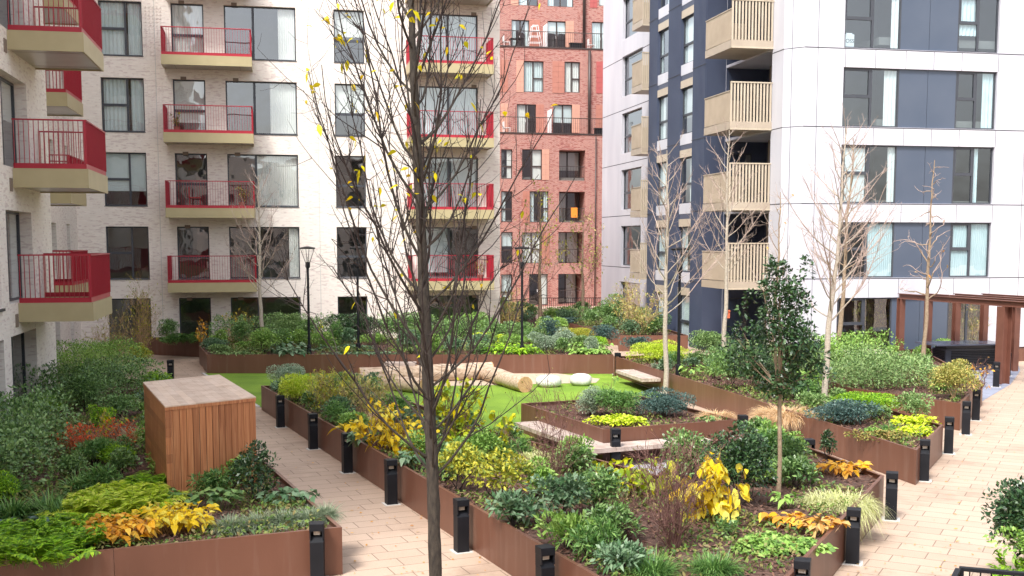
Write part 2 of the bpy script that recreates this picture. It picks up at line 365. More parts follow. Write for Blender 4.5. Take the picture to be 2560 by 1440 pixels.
def curtain_sheet(F, a0, a1, z0, z1, off, pitch, amp):
    n = max(4, int((a1-a0)/pitch*4)); mb = MB(); row = []
    ph = rnd.random()*6
    for i in range(n+1):
        a = a0+(a1-a0)*i/n; q = off-amp*(.5+.5*math.sin(ph+2*math.pi*(a-a0)/pitch + .7*math.sin(3*a)))
        mb.v += [F.p(a,z0,q), F.p(a,z1,q)]
    for i in range(n): mb.f.append((2*i,2*i+2,2*i+3,2*i+1)); mb.m.append(0)
    return mb
def window(F, a0, a1, z0, z1, root, org, style='split', depth=.13, cur=None, frame='frame', glass='glass', name='window', cmat='curtain', handle=False):
    fw = .055; fr = MB(); o0, o1 = -depth-.06, -depth
    F.box(fr,a0,a0+fw,z0,z1,o0,o1); F.box(fr,a1-fw,a1,z0,z1,o0,o1)
    F.box(fr,a0+fw,a1-fw,z0,z0+fw,o0,o1); F.box(fr,a0+fw,a1-fw,z1-fw,z1,o0,o1)
    w = a1-a0; h = z1-z0; mv = []
    if style in ('split','splitr'):
        q = a0+w*(.60 if style == 'split' else .40); mv = [q]
        F.box(fr,q-.04,q+.04,z0+fw,z1-fw,o0,o1+.004)
        t = z0+h*.50
        b0, b1 = (a0+fw, q-.04) if style == 'split' else (q+.04, a1-fw)
        F.box(fr,b0,b1,t-.05,t+.05,o0,o1+.012)
    elif style == 'slide':
        q = a0+w*.40; F.box(fr,q-.05,q+.05,z0+fw,z1-fw,o0,o1+.006)
    elif style == 'half':
        q = a0+w*.5; F.box(fr,q-.045,q+.045,z0+fw,z1-fw,o0,o1+.006)
    elif style == 'door':
        t = z0+h*.42; F.box(fr,a0+fw,a1-fw,t-.05,t+.05,o0,o1+.008)
    elif style == 'left':
        q = a0+w*.5; F.box(fr,q-.045,q+.045,z0+fw,z1-fw,o0,o1+.004)
        t = z0+h*.52; F.box(fr,a0+fw,q-.045,t-.06,t+.06,o0,o1+.012)
        F.box(fr,a0+fw,a0+2*fw,t+.06,z1-fw,o0,o1+.010); F.box(fr,q-.045-fw,q-.045,t+.06,z1-fw,o0,o1+.010)
        F.box(fr,a0+2*fw,q-.045-fw,z1-2*fw,z1-fw,o0,o1+.010)
    elif style == 'tee':
        q = a0+w*.48; F.box(fr,q-.045,q+.045,z0+fw,z1-fw,o0,o1+.004)
        t = z0+h*.45; F.box(fr,q+.045,a1-fw,t-.045,t+.045,o0,o1+.010)
    wo = fr.build(name, M[frame], root, org)
    pm = MB(); k = -depth-.035
    pm.quad(F.p(a0+fw*.5,z0+fw*.5,k),F.p(a1-fw*.5,z0+fw*.5,k),F.p(a1-fw*.5,z1-fw*.5,k),F.p(a0+fw*.5,z1-fw*.5,k))
    pm.build('pane', M[glass], wo, org)
    if handle:
        hm = MB(); q = a0+w*.44; F.box(hm,q,q+.03,z0+.95,z0+1.15,o1+.008,o1+.05); hm.build('handle', M['white_paint'], wo, org)
    if cur:
        for kind, c0, c1, zb in cur:
            A, B = a0+w*c0, a0+w*c1; Z0 = z0+h*zb
            if kind == 'curtain': m = curtain_sheet(F, A, B, Z0, z1, -depth-.06, .16, .07)
            elif kind == 'blind': m = curtain_sheet(F, A, B, Z0, z1, -depth-.06, .09, .03)
            else:
                m = MB(); m.quad(F.p(A,Z0,-depth-.07),F.p(B,Z0,-depth-.07),F.p(B,z1,-depth-.07),F.p(A,z1,-depth-.07))
            m.build('curtain' if kind == 'curtain' else 'blind', M[cmat], wo, org)
    return wo
def rand_cur(r):
    q = r.random()
    if q < .22: return [('curtain', 0, 1, 0)]
    if q < .42: return [('curtain', 0, .25, 0), ('curtain', .78, 1, 0)]
    if q < .58: return [('blind', .55, 1, 0)]
    if q < .72: return [('roller', 0, 1, r.uniform(.3,.7))]
    if q < .84: return [('curtain', .0, .45, 0)]
    return None
def interior(F, a0, a1, z0, z1, dep, floors, parts, root, org, name='interior'):
    mb = MB()
    mb.quad(F.p(a0,z0,-dep),F.p(a1,z0,-dep),F.p(a1,z1,-dep),F.p(a0,z1,-dep))
    for z in floors: F.box(mb, a0, a1, z-.3, z, -dep, -.32)
    for a in parts: mb.quad(F.p(a,z0,-.3),F.p(a,z0,-dep),F.p(a,z1,-dep),F.p(a,z1,-.3))
    return mb.build(name, M['room'], root, org)
def shell(F, mb, a0, a1, z0, z1, dep, mi=0):
    """the closed rest of a block: two ends, back and roof"""
    P = F.p
    for a in (a0, a1):
        mb.quad(P(a,z0,0),P(a,z0,-dep),P(a,z1,-dep),P(a,z1,0),mi,[(0,z0),(dep,z0),(dep,z1),(0,z1)])
    mb.quad(P(a0,z0,-dep),P(a1,z0,-dep),P(a1,z1,-dep),P(a0,z1,-dep),mi,[(a0,z0),(a1,z0),(a1,z1),(a0,z1)])
    mb.quad(P(a0,z1,0),P(a1,z1,0),P(a1,z1,-dep),P(a0,z1,-dep),mi,[(a0,0),(a1,0),(a1,dep),(a0,dep)])

def red_balcony(F, a0, a1, zb, proj, root, org, fas=.40, rail=1.12):
    """Gold tray balcony with red flat-bar railing on three sides; F is the wall it hangs from."""
    mb = MB(); t = .02
    F.box(mb,a0,a1,zb,zb+fas,proj-.05,proj,0); F.box(mb,a0,a0+.05,zb,zb+fas,0.004,proj-.05,0); F.box(mb,a1-.05,a1,zb,zb+fas,.004,proj-.05,0)
    F.box(mb,a0+.05,a1-.05,zb+.03,zb+.07,.004,proj-.05,1)
    F.box(mb,a0+.05,a1-.05,zb+fas-.06,zb+fas-.02,.004,proj-.05,2)
    for a in (a0+.5, a1-.5): F.box(mb,a-.004,a+.004,zb+.026,zb+.03,.01,proj-.06,2)
    b = mb.build('balcony', [M['gold'], M['soffit'], M['vent']], root, org)
    r = MB(); z0 = zb+fas; z1 = z0+rail; bd = .055
    def run(fn, L):
        n = max(2, int(round(L/.105)))
        for i in range(n+1):
            fn(L*i/n)
    run(lambda q: F.box(r,a0+.02+q-.005,a0+.02+q+.005,z0+.12,z1-.02,proj-.02-bd,proj-.02), a1-a0-.04)
    for aa in (a0+.02, a1-.02-bd):
        run(lambda q: F.box(r,aa,aa+bd,z0+.12,z1-.02,.05+q-.005,.05+q+.005), proj-.14)
    F.box(r,a0+.012,a1-.012,z1-.02,z1+.012,proj-.085,proj-.01)
    F.box(r,a0+.012,a1-.012,z0+.002,z0+.12,proj-.05,proj-.035)
    for aa in (a0+.012, a1-.012-.06):
        F.box(r,aa,aa+.06,z1-.02,z1+.012,.02,proj-.085)
        F.box(r,aa+.02,aa+.035,z0+.002,z0+.12,.02,proj-.05)
    r.build('railing', M['red'], b, org)
    return b

# ================================================================ facing pale brick building
OB = XY(650, 50.0)
FB = Fac(OB, E, (E[1], -E[0]))
sB0 = FB.px(195, 605)[0]; sB1 = FB.px(1250, 605)[0]
orgB = (OB[0], OB[1], 0)
bldB = thing('apartment_building', 'pale cream brick apartment building facing the lawn, red balconies in two columns', 'building', orgB)
zt = [FB.px(660, v)[1] for v in (16, 203.5, 386, 567, 743)]
def sB(u): return FB.px(u, 605)[0]
cols = {'c1': (265,372), 'c2': (443,523), 'c3': (573,749), 'c4': (842,917), 'c5': (1050,1196)}
S = {k: (sB(a)-(.0), sB(b)) for k, (a, b) in cols.items()}
ops = []; rB = random.Random(3)
rows = [zt[0]+ (zt[0]-zt[1])] + zt
for r, z1 in enumerate(rows):
    for k in ('c1','c2','c3','c4','c5'):
        zb = z1-2.24 if r < 5 else max(.05, z1-2.25)
        ops.append((S[k][0], S[k][1], zb, z1, k, r))
mb = MB()
TOPB = 21.5
FB.wall(mb, sB0-1.0, sB1, 0, TOPB, [o[:4] for o in ops], .17)
shell(FB, mb, sB0-1.0, sB1, 0, TOPB, 12)
for o in ops:   # sills
    FB.box(mb, o[0]-.02, o[1]+.02, o[2]-.03, o[2]-.002, -.1, .025, 1)
# rainwater joint and projecting header texture between the windows
for u in (402, 800):
    a = sB(u); FB.box(mb, a-.012, a+.012, 0, TOPB, .001, .012, 2)
for r in range(6):
    zc = rows[r]-1.0
    a0 = sB(392)
    for i in range(5):
        for j in range(14):
            FB.box(mb, a0-.22+i*.15, a0-.16+i*.15, zc-1.2+j*.15, zc-1.13+j*.15, .0, .022, 0)
mb.build('wall', [M['pale_brick'], M['frame'], M['kerb']], bldB, orgB)
curB = {('c1',1):[('curtain',.02,.58,0),('curtain',.66,1,0)], ('c1',2):[('curtain',.05,.62,0),('curtain',.68,1,0)], ('c1',3):[('roller',0,1,.28)],
        ('c2',1):[('curtain',0,1,0)], ('c2',2):[('roller',0,1,.2)], ('c3',1):[('blind',.75,1,0)], ('c3',2):[('blind',.62,1,0)], ('c3',3):[('blind',.40,1,0)],
        ('c4',1):[('curtain',0,1,.5)], ('c4',2):[('roller',0,1,.45)], ('c5',1):[('blind',0,1,0)], ('c5',2):[('blind',0,.5,0),('blind',.55,1,0)], ('c5',3):[('roller',.05,.5,0),('roller',.55,1,0)], ('c5',4):[('roller',0,.5,.1)],
        ('c3',4):[('blind',.85,1,0)]}
for a0, a1, z0, z1, k, r in ops:
    st = {'c1':'split','c2':'door','c3':'slide','c4':'door','c5':'half'}[k]
    if r == 5 and k == 'c1': st = 'half'
    elif r == 5 and k != 'c3': st = 'plain'
    window(FB, a0, a1, z0, z1, bldB, orgB, st, .15, curB.get((k,r)), glass='glass_b' if k in ('c1','c5') else 'glass')
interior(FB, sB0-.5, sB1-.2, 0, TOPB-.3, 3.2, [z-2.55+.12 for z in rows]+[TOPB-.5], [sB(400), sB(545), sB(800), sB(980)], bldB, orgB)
zfl = [z-2.24-.40-.12 for z in rows]
for r in range(5):
    zb = zfl[r]
    red_balcony(FB, sB(424), sB(641), zb, 1.5, bldB, orgB)
    red_balcony(FB, sB(1018), sB(1220), zb, 1.5, bldB, orgB)
    vm = MB()
    for u in (463, 592, 1030, 1180):
        a = sB(u); FB.box(vm, a, a+.23, zb-.42, zb-.28, 0, .02)
        vm.build('vent', M['vent'], bldB, orgB); vm = MB()

# ================================================================ near left pale brick building (two planes, both along D)
OA = (-11.5, 26.6)
FA = Fac(OA, D, (E[0], E[1]))              # front plane
cB = FB.p(sB0, 0)
q = ((cB[0]-OA[0])*E[0]+(cB[1]-OA[1])*E[1])
FA2 = FA.shift(0, q)                       # set-back plane
orgA = (OA[0], OA[1], 0)
bldA = thing('apartment_building', 'pale cream brick apartment building at the left edge with big red side balconies', 'building', orgA)
def yA(F, Y): return (Y-F.o[1])/D[1]
aEnd = yA(FA, 31.0)
mb = MB(); opA = []
lev = [2.84+3.115*k for k in range(-1, 6)]
for k, L in enumerate(lev):
    fl = L+.46; top = fl+2.12
    if k == 0: fl, top = .02, 2.56
    opA.append((yA(FA,25.8), yA(FA,28.5), fl, top, .34))
    opA.append((yA(FA,22.6), yA(FA,25.1), fl if k == 0 else fl-.05, top, .34))
    opA.append((yA(FA,18.0), yA(FA,20.4), fl if k == 0 else fl+.1, top, .34))
FA.wall(mb, yA(FA,9.0), aEnd, 0, TOPB, opA, .34)
# end return of the front block, facing away, and its roof
P = FA.p
mb.quad(P(aEnd,0,0),P(aEnd,0,q),P(aEnd,TOPB,q),P(aEnd,TOPB,0),0,[(0,0),(-q,0),(-q,TOPB),(0,TOPB)])
opA2 = []
a2End = yA(FA2, cB[1])
for k, L in enumerate(lev):
    fl = L+.46; top = fl+2.12
    if k == 0: fl, top = .02, 2.4
    opA2.append((yA(FA2,41.4), yA(FA2,43.8), fl, top, .34)); opA2.append((yA(FA2,46.0), yA(FA2,46.7), fl, top, .34))
FA2.wall(mb, aEnd, a2End, 0, TOPB, opA2, .34)
shell(FA, mb, yA(FA,9.0), aEnd-.05, 0, TOPB, 12); shell(FA2, mb, aEnd+.05, a2End, 0, TOPB, 9)
for o in opA[1::3]: FA.box(mb, o[0]-.03, o[1]+.03, o[2]-.06, o[2]-.002, -.3, .06, 1)
mb.build('wall', [M['pale_brick'], M['frame']], bldA, orgA)
for i, o in enumerate(opA):
    window(FA, o[0], o[1], o[2], o[3], bldA, orgA, 'half', .28, rand_cur(rB) if i > 2 else None)
for o in opA2:
    window(FA2, o[0], o[1], o[2], o[3], bldA, orgA, 'half' if o[1]-o[0] > 1 else 'plain', .30, rand_cur(rB))
interior(FA, yA(FA,9.2), aEnd-.2, 0, TOPB-.3, 4.0, [L+.42 for L in lev[1:]], [yA(FA,21.5), yA(FA,25.4)], bldA, orgA)
interior(FA2, aEnd+.2, a2End-.2, 0, TOPB-.3, 3.0, [L+.42 for L in lev[1:]], [], bldA, orgA)
for L in lev[1:6]:
    red_balcony(FA, yA(FA,26.65), yA(FA,26.65)+3.15, L, 1.66, bldA, orgA, .44)
    red_balcony(FA2, yA(FA2,37.3), yA(FA2,37.3)+3.15, L, 1.66, bldA, orgA, .44)
    vm = MB(); FA.box(vm, yA(FA,26.3), yA(FA,26.55), L-.1, L+.2, 0, .02); vm.build('vent', M['vent'], bldA, orgA)

# ================================================================ red brick building at the back
YC = 84.0
OC = XY(1380, YC); FC = Fac(OC, E, (E[1], -E[0]))
orgC = (OC[0], OC[1], 0)
bldC = thing('apartment_building', 'red brick stepped apartment building with roof terraces between the two pale blocks', 'building', orgC)
tiers = [FC, FC.shift(0, -1.6), FC.shift(0, -3.2)]
zT1 = FC.px(1380, 336)[1]; zT2 = tiers[1].px(1380, 121)[1]; TOPC = 32.0
win = [[(1253,1281,373,447,'door'),(1305,1355,373,450,'tee'),(1397,1462,375,452,'loggia'),(1505,1535,378,452,'tee'),
        (1253,1281,478,555,'door'),(1324,1371,478,556,'tee'),(1397,1462,479,556,'loggia'),(1505,1535,480,556,'tee'),
        (1253,1282,580,658,'door'),(1305,1355,581,658,'tee'),(1396,1460,580,658,'loggia'),(1505,1535,582,658,'tee'),
        (1253,1281,686,768,'door'),(1323,1370,685,768,'half'),(1396,1456,685,760,'loggia'),(1505,1535,686,768,'tee')],
       [(1205,1250,258,332,'half'),(1292,1340,260,332.5,'half'),(1382,1430,261,332.5,'half'),(1205,1240,152,231,'tee'),(1309,1358,152,231,'tee'),(1410,1448,154,232,'tee'),(1509,1540,156,233,'tee')],
       [(1205,1250,48,118,'half'),(1279,1323,49,118.5,'half'),(1367,1414,52,119,'half'),(1476,1524,54,120,'half'),(1296,1344,-62,15,'half'),(1367,1431,-55,18,'half'),(1493,1540,-58,16,'half')]]
pan = [[(1355,1373,373,450,'peach'),(1307,1324,478,556,'terracotta'),(1355,1373,581,658,'terracotta')],
       [(1340,1360,260,332,'terracotta'),(1430,1449,261,332,'peach'),(1252,1270,258,331,'peach'),(1291,1309,150,231,'peach'),(1381,1410,152,233,'terracotta'),(1251,1270,148,230,'terracotta'),(1491,1509,153,234,'red_panel'),(1490,1512,262,332,'terracotta')],
       [(1323,1350,48,117,'terracotta'),(1414,1434,52,118,'peach'),(1277,1296,-62,14,'peach'),(1475,1493,-58,20,'red_panel')]]
mb = MB(); zr = [(0, zT1), (zT1-.02, zT2), (zT2-.02, TOPC)]
rC = random.Random(11); wl = []
sC0, sC1 = FC.px(1150, 605)[0], FC.px(1640, 605)[0]
for T, F in enumerate(tiers):
    oo = []
    for u0,u1,v0,v1,st in win[T]:
        a0, zA = F.px(u0, v0); a1, zB = F.px(u1, v1)
        a0 = F.px(u0,605)[0]; a1 = F.px(u1,605)[0]
        if T > 0 and st == 'half' and v1 > 100: zB = [0, zT1, zT2][T]+.06
        if T == 0: zB = max(zB, .1)
        oo.append((a0, a1, zB, zA, 1.6 if st == 'loggia' else .16)); wl.append((F, a0, a1, zB, zA, st))
    F.wall(mb, sC0, sC1, zr[T][0], zr[T][1], oo, .16)
    shell(F, mb, sC0, sC1, zr[T][0], zr[T][1], 12)
    F.box(mb, sC0, sC1, zr[T][1], zr[T][1]+.10, -.3, .05, 1)
mb.build('wall', [M['red_brick'], M['frame_brown']], bldC, orgC)
for F, a0, a1, z0, z1, st in wl:
    if st == 'loggia':
        window(F, a0+.05, a1-.05, z0, z1, bldC, orgC, 'half', 1.5, rand_cur(rC), 'frame_brown')
        lb = MB(); F.box(lb, a0+.01, a1-.01, z0+1.0, z0+1.04, -.12, -.08)
        n = int((a1-a0)/.12)
        for i in range(n): F.box(lb, a0+.02+i*(a1-a0-.04)/n, a0+.035+i*(a1-a0-.04)/n, z0, z0+1.0, -.11, -.09)
        lb.build('railing', M['frame_brown'], bldC, orgC)
    else:
        cu = rand_cur(rC) or rand_cur(rC) or [('curtain',0,.6,0)]
        if abs(z1-tiers[1].px(1309,152)[1]) < .6: cu = [('curtain',0,1,0)]
        window(F, a0, a1, z0, z1, bldC, orgC, st, .14, cu, 'frame_brown', cmat='curtain_teal' if rC.random() < .5 else 'curtain', handle=(st == 'half'))
for T, F in enumerate(tiers):
    for u0,u1,v0,v1,mn in pan[T]:
        a0, zA = F.px(u0, v0); a1, zB = F.px(u1, v1); pm = MB()
        nr = 6
        for i in range(nr):
            zz0 = zB+(zA-zB)*i/nr; zz1 = zB+(zA-zB)*(i+1)/nr-.012
            F.box(pm, a0, a0+(a1-a0)*.5-.005, zz0, zz1, 0, .03); F.box(pm, a0+(a1-a0)*.5+.005, a1, zz0, zz1, 0, .03)
        pm.build('cladding_panel', M[mn], bldC, orgC)
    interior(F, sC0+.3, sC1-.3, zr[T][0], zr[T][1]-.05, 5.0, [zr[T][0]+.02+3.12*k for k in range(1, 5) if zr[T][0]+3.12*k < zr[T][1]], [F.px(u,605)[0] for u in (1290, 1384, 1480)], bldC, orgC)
for T, (ua, ub, za, zb) in ((2, (1452, 1459, zT2, TOPC)), (1, (1466, 1473, zT1, zT2-.1)), (0, (1485, 1488, 0, zT1-.1))):
    F = tiers[T]; a = F.px((ua+ub)/2, 605)[0]; w = (F.px(ub,605)[0]-F.px(ua,605)[0])/2
    dm = MB(); q0 = F.p(a, za, .16); q1 = F.p(a, zb, .16); dm.tube([q0, q1], w, 8); dm.build('downpipe', M['frame_brown'], bldC, orgC, smooth=True)
for F, zz in ((tiers[0], zT1+.1), (tiers[1], zT2+.1)):
    rm = MB(); F.box(rm, sC0, sC1, zz+1.08, zz+1.13, -.2, -.15)
    n = int((sC1-sC0)/.14)
    for i in range(n):
        a = sC0+(sC1-sC0)*i/n; F.box(rm, a-.008, a+.008, zz, zz+1.08, -.185, -.165)
    rm.build('railing', M['frame_brown'], bldC, orgC)
# terrace screens and things standing on the terraces
for F, u, v0, v1, T in ((tiers[1], 1368, 273, 332, 0), (tiers[2], 1357, 60, 118, 1)):
    zz = (zT1, zT2)[T]; a = F.px(u, 605)[0]; sm = MB()
    F.box(sm, a-.03, a+.03, zz+.02, zz+1.85, .02, 1.15); so = sm.build('privacy_screen', M['white_paint'], bldC, orgC)
def terrace_item(F, zz, u, name, label, cat, fn, mat, off=.6, grp=None):
    a = F.px(u, 605)[0]; q = F.p(a, zz, off); m = MB(); fn(m, F, a, off, zz)
    tag(m.build(name, M[mat], None, q), label, cat, grp)
def chair_fn(m, F, a, o, z):
    for da in (-.22, .2):
        for do in (-.2, .2): F.box(m, a+da, a+da+.03, z, z+.44, o+do, o+do+.03)
    F.box(m, a-.24, a+.24, z+.44, z+.48, o-.22, o+.24); F.box(m, a-.24, a-.20, z+.48, z+.9, o-.22, o+.24)
def rack_fn(m, F, a, o, z):
    for k in range(2):
        s = (-1, 1)[k]
        for oo in (o-.3, o+.3):
            p0 = F.p(a+s*.55, z, oo); p1 = F.p(a+s*.18, z+1.75, oo); m.tube([p0, p1], .022, 5)
    for zz, w in ((.5,.45),(.95,.36),(1.35,.27),(1.72,.19)):
        for oo in (o-.3, o, o+.3): m.tube([F.p(a-w, z+zz, oo), F.p(a+w, z+zz, oo)], .016, 5)
def planter_fn(m, F, a, o, z): F.box(m, a-.45, a+.45, z, z+.55, o-.2, o+.2); F.box(m, a-.5, a+.5, z+.5, z+.58, o-.24, o+.24)
def table_fn(m, F, a, o, z):
    F.box(m, a-.45, a+.45, z+.7, z+.74, o-.3, o+.3)
    for da in (-.4, .36):
        for do in (-.26, .22): F.box(m, a+da, a+da+.04, z, z+.7, o+do, o+do+.04)
terrace_item(tiers[2], zT2+.03, 1331, 'drying_rack', 'white tall drying rack on the upper brick terrace', 'drying rack', rack_fn, 'white_paint')
terrace_item(tiers[2], zT2+.03, 1262, 'chair', 'pale chair at the left end of the upper brick terrace', 'chair', chair_fn, 'white_paint')
terrace_item(tiers[2], zT2+.03, 1285, 'table', 'dark table on the upper brick terrace below the window', 'table', table_fn, 'black')
terrace_item(tiers[2], zT2+.03, 1432, 'planter_box', 'dark planter box left of the downpipe on the upper brick terrace', 'planter', planter_fn, 'black')
terrace_item(tiers[2], zT2+.03, 1469, 'chair', 'white folding chair right of the downpipe on the upper terrace', 'chair', chair_fn, 'white_paint')
terrace_item(tiers[1], zT1+.03, 1262, 'chair', 'white chair at the left end of the lower brick terrace', 'chair', chair_fn, 'white_paint')
terrace_item(tiers[1], zT1+.03, 1494, 'planter_box', 'dark planter box at the right end of the lower brick terrace', 'planter', planter_fn, 'black')
M['orange'] = mat_noise('orange_cloth', (.75,.22,.02), (.8,.27,.04), .9)
zz = FC.px(1436, 556)[1]; a = FC.px(1436, 556)[0]; m = MB()
FC.box(m, a-.24, a+.24, zz+.35, zz+1.06, -.075, -.05); FC.box(m, a-.24, a+.24, zz+1.05, zz+1.08, -.14, -.05)
tag(m.build('towel', M['orange'], None, FC.p(a, zz)), 'orange towel hung over a railing in the red brick building', 'towel')
# fence in front of the red building
yF = 78.0; fm = thing('fence', 'dark metal bar railing in front of the red brick building', 'fence', (XY(1400,yF)[0], yF, 0))
x0, x1 = XY(1345,yF)[0], XY(1512,yF)[0]; bm = MB()
zt_ = Z_at(744, yF)
bm.box(x0, x1, yF-.02, yF+.02, zt_-.05, zt_); bm.box(x0, x1, yF-.02, yF+.02, .12, .16)
for i in range(int((x1-x0)/.13)): bm.box(x0+i*.13, x0+i*.13+.03, yF-.012, yF+.012, .162, zt_-.052)
bm.build('bar_panel', M['black'], fm, (XY(1400,yF)[0], yF, 0))

# ================================================================ grey and white tower on the right
OD = (10.5, 43.9)
nD = (E[1], -E[0])
FD = Fac(OD, E, nD); FL = Fac(OD, D, (-E[0], -E[1]))
orgD = (OD[0], OD[1], 0)
bldD = thing('apartment_building', 'white panelled apartment tower with dark blue bays and bronze slatted balconies', 'building', orgD)
LV = [2.84+3.115*k for k in range(-1, 7)]; TOPD = 23.5
def sD(u): return FD.px(u, 605)[0]
a0, a1 = sD(2097), sD(2477)
opD = []
vr = [(-222,-75), (-28,118.5), (167,315.5), (361,507.5), (555,695), (745,880)]
for v0, v1 in vr:
    z1 = FD.px(2105, v0)[1]; z0 = max(.05, FD.px(2105, v1)[1]); opD.append((a0, a1, z0, z1, .18))
s_end = 17.0; ch = .55
mb = MB(); oth = [(sD(2660), sD(2660)+5, o[2], o[3], .18) for o in opD]
FD.wall(mb, ch, s_end, 0, TOPD, opD+oth, .18)
opL = []; t0l, t1l = 1.7, 6.38
for L in LV: opL.append((t0l, t1l, L+.06 if L > 0 else .02, L+3.06, 1.9))
tEnd = 25.5; tw0, tw1 = 18.0, 21.6
opW = [(tw0, tw1, max(.05, L+.55), L+2.75, .2) for L in LV]
FL.wall(mb, ch*1.2, 6.39, 0, TOPD, opL, 1.9)
FL.wall(mb, 6.39, tEnd, 0, TOPD, opW, .2)
pA = FD.p(ch, 0); pB = FL.p(ch*1.2, 0)
mb.quad((pB[0],pB[1],0),(pA[0],pA[1],0),(pA[0],pA[1],TOPD),(pB[0],pB[1],TOPD))
pts = [FD.p(s_end,0), FD.p(s_end,0,-tEnd), FL.p(tEnd,0)]
for i in range(2):
    a, b = pts[i], pts[i+1]; mb.quad((a[0],a[1],0),(b[0],b[1],0),(b[0],b[1],TOPD),(a[0],a[1],TOPD))
mb.face([(x,y,TOPD) for x,y,_ in [pB, pA]+pts])
# seams between the panels
for v0, v1 in vr:
    z0 = FD.px(2105, v1)[1]-.03; 
    FD.box(mb, ch, s_end, z0-.018, z0+.018, 0.0, .004, 1)
    FL.box(mb, ch*1.2, t0l, z0-.018, z0+.018, 0.0, .004, 1); FL.box(mb, 14.2, tEnd, z0-.018, z0+.018, 0, .004, 1)
    mb.quad((pB[0]-.003,pB[1]-.003,z0-.012),(pA[0]-.003,pA[1]-.003,z0-.012),(pA[0]-.003,pA[1]-.003,z0+.012),(pB[0]-.003,pB[1]-.003,z0+.012),1)
for u in (1969, 2033, 2550):
    FD.box(mb, sD(u)-.009, sD(u)+.009, 0, TOPD, 0.0, .0035, 1)
for (v0, v1), (w0, w1) in zip(vr[:-1], vr[1:]):
    zA, zB = FD.px(2105, v1)[1]-.05, FD.px(2105, w0)[1]
    for u in (2101, 2175, 2250, 2319, 2388, 2478):
        FD.box(mb, sD(u)-.008, sD(u)+.008, zB, zA, 0.0, .0035, 1)
mb.build('wall', [M['white_panel'], M['seam']], bldD, orgD)
for i, o in enumerate(opD):
    w = a1-a0; q1, q2, q3 = a0+w*.365, a0+w*.55, a0+w*.735
    pm = MB(); FD.box(pm, q1, q2-.008, o[2]+.002, o[3]-.002, -.17, -.10); pm.build('infill_panel', M['blue_panel'], bldD, orgD)
    pm = MB(); FD.box(pm, q2+.008, q3, o[2]+.002, o[3]-.002, -.17, -.10); pm.build('infill_panel', M['blue_panel'], bldD, orgD)
    cl = [[('curtain',.8,1,0)], [('curtain',.84,.98,0)], [('curtain',.75,.97,0)], [('curtain',.85,1,0),('roller',.1,.45,.0)], [('blind',.5,1,0)], None][i]
    cr = [None, [('curtain',.0,.5,.3)], [('curtain',.7,1,0)], [('curtain',.55,.65,0)], [('blind',0,1,0)], None][i]
    window(FD, a0+.01, q1-.002, o[2]+.002, o[3]-.002, bldD, orgD, 'left', .10, cl, glass='glass_b', cmat='curtain' if i < 4 else 'curtain_teal')
    window(FD, q3+.002, a1-.01, o[2]+.002, o[3]-.002, bldD, orgD, 'left' if i < 5 else 'half', .10, cr, glass='glass_b', cmat='curtain_teal')
for o in oth:
    window(FD, o[0], o[1], o[2], o[3], bldD, orgD, 'slide', .1, None, glass='glass_b')
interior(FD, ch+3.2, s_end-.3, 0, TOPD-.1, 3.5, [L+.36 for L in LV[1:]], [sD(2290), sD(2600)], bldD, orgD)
# loggias behind the bronze balconies
for i, L in enumerate(LV):
    z0, z1 = opL[i][2], opL[i][3]
    lm = MB(); Pq = FL.p; dp = 1.9
    lm.quad(Pq(t0l,z0,-dp),Pq(t1l,z0,-dp),Pq(t1l,z1,-dp),Pq(t0l,z1,-dp))
    FL.box(lm, t1l-.02, t1l-.005, z0, z1, -dp, -.002); FL.box(lm, t0l+.005, t0l+.02, z0, z1, -dp, -.002)
    lm.build('recess_lining', M['navy'], bldD, orgD)
    cm_ = MB(); FL.box(cm_, 4.9, 5.4, z0, z1-.002, -dp+.002, -dp+.35); cm_.build('post', M['bronze_dark'], bldD, orgD)
    FF = Fac(FL.p(t1l-.03, 0, 0)[:2], E, nD)
    fz = L+.36 if L > 0 else .06
    window(FF, .12, 1.2, fz, fz+2.2, bldD, orgD, 'plain', -.05, [('curtain',.05,.4,0)] if i % 2 else None, name='door')
    FK = FL.shift(0, -dp)
    window(FK, 1.9, 4.6, fz, fz+2.25, bldD, orgD, 'half', -.05, [('curtain',.3,.5,0)] if i % 2 == 0 else None, name='door')
def bronze_balcony(F, t0, t1, L, proj, root, org):
    mb = MB(); F.box(mb, t0, t1, L, L+.30, .003, proj); b = mb.build('balcony', M['bronze_dark'], root, org)
    z0 = L+.30
    s = MB()                                  # tall slatted end screen facing the garden
    n = 13
    for k in range(n):
        o = .03+(proj-.09)*k/(n-1); F.box(s, t0+.01, t0+.055, L+.05, L+1.78, o, o+.066)
    F.box(s, t0-.012, t0+.07, L+1.78, L+1.83, .0, proj+.01); F.box(s, t0-.012, t0+.008, L-.015, L+.05, .0, proj+.01)
    F.box(s, t0+.006, t0+.06, L+.05, L+1.78, proj-.035, proj+.005)
    s.build('slat_screen', M['bronze'], b, org)
    q = MB()                                  # long ribbed balustrade
    F.box(q, t0+.07, t1, z0+.03, z0+1.16, proj-.03, proj-.02)
    n = int((t1-t0)/.07)
    for k in range(n): a = t0+.08+k*(t1-t0-.1)/n; F.box(q, a, a+.02, z0+.03, z0+1.16, proj-.02, proj-.002)
    F.box(q, t0+.07, t1, z0+1.16, z0+1.20, proj-.05, proj+.01)
    F.box(q, t1-.03, t1, z0+.03, z0+1.16, .02, proj-.035)
    q.build('balustrade', M['bronze_dark'], b, org)
for L in LV[1:]:
    bronze_balcony(FL, 1.62, 4.45, L, 1.72, bldD, orgD)
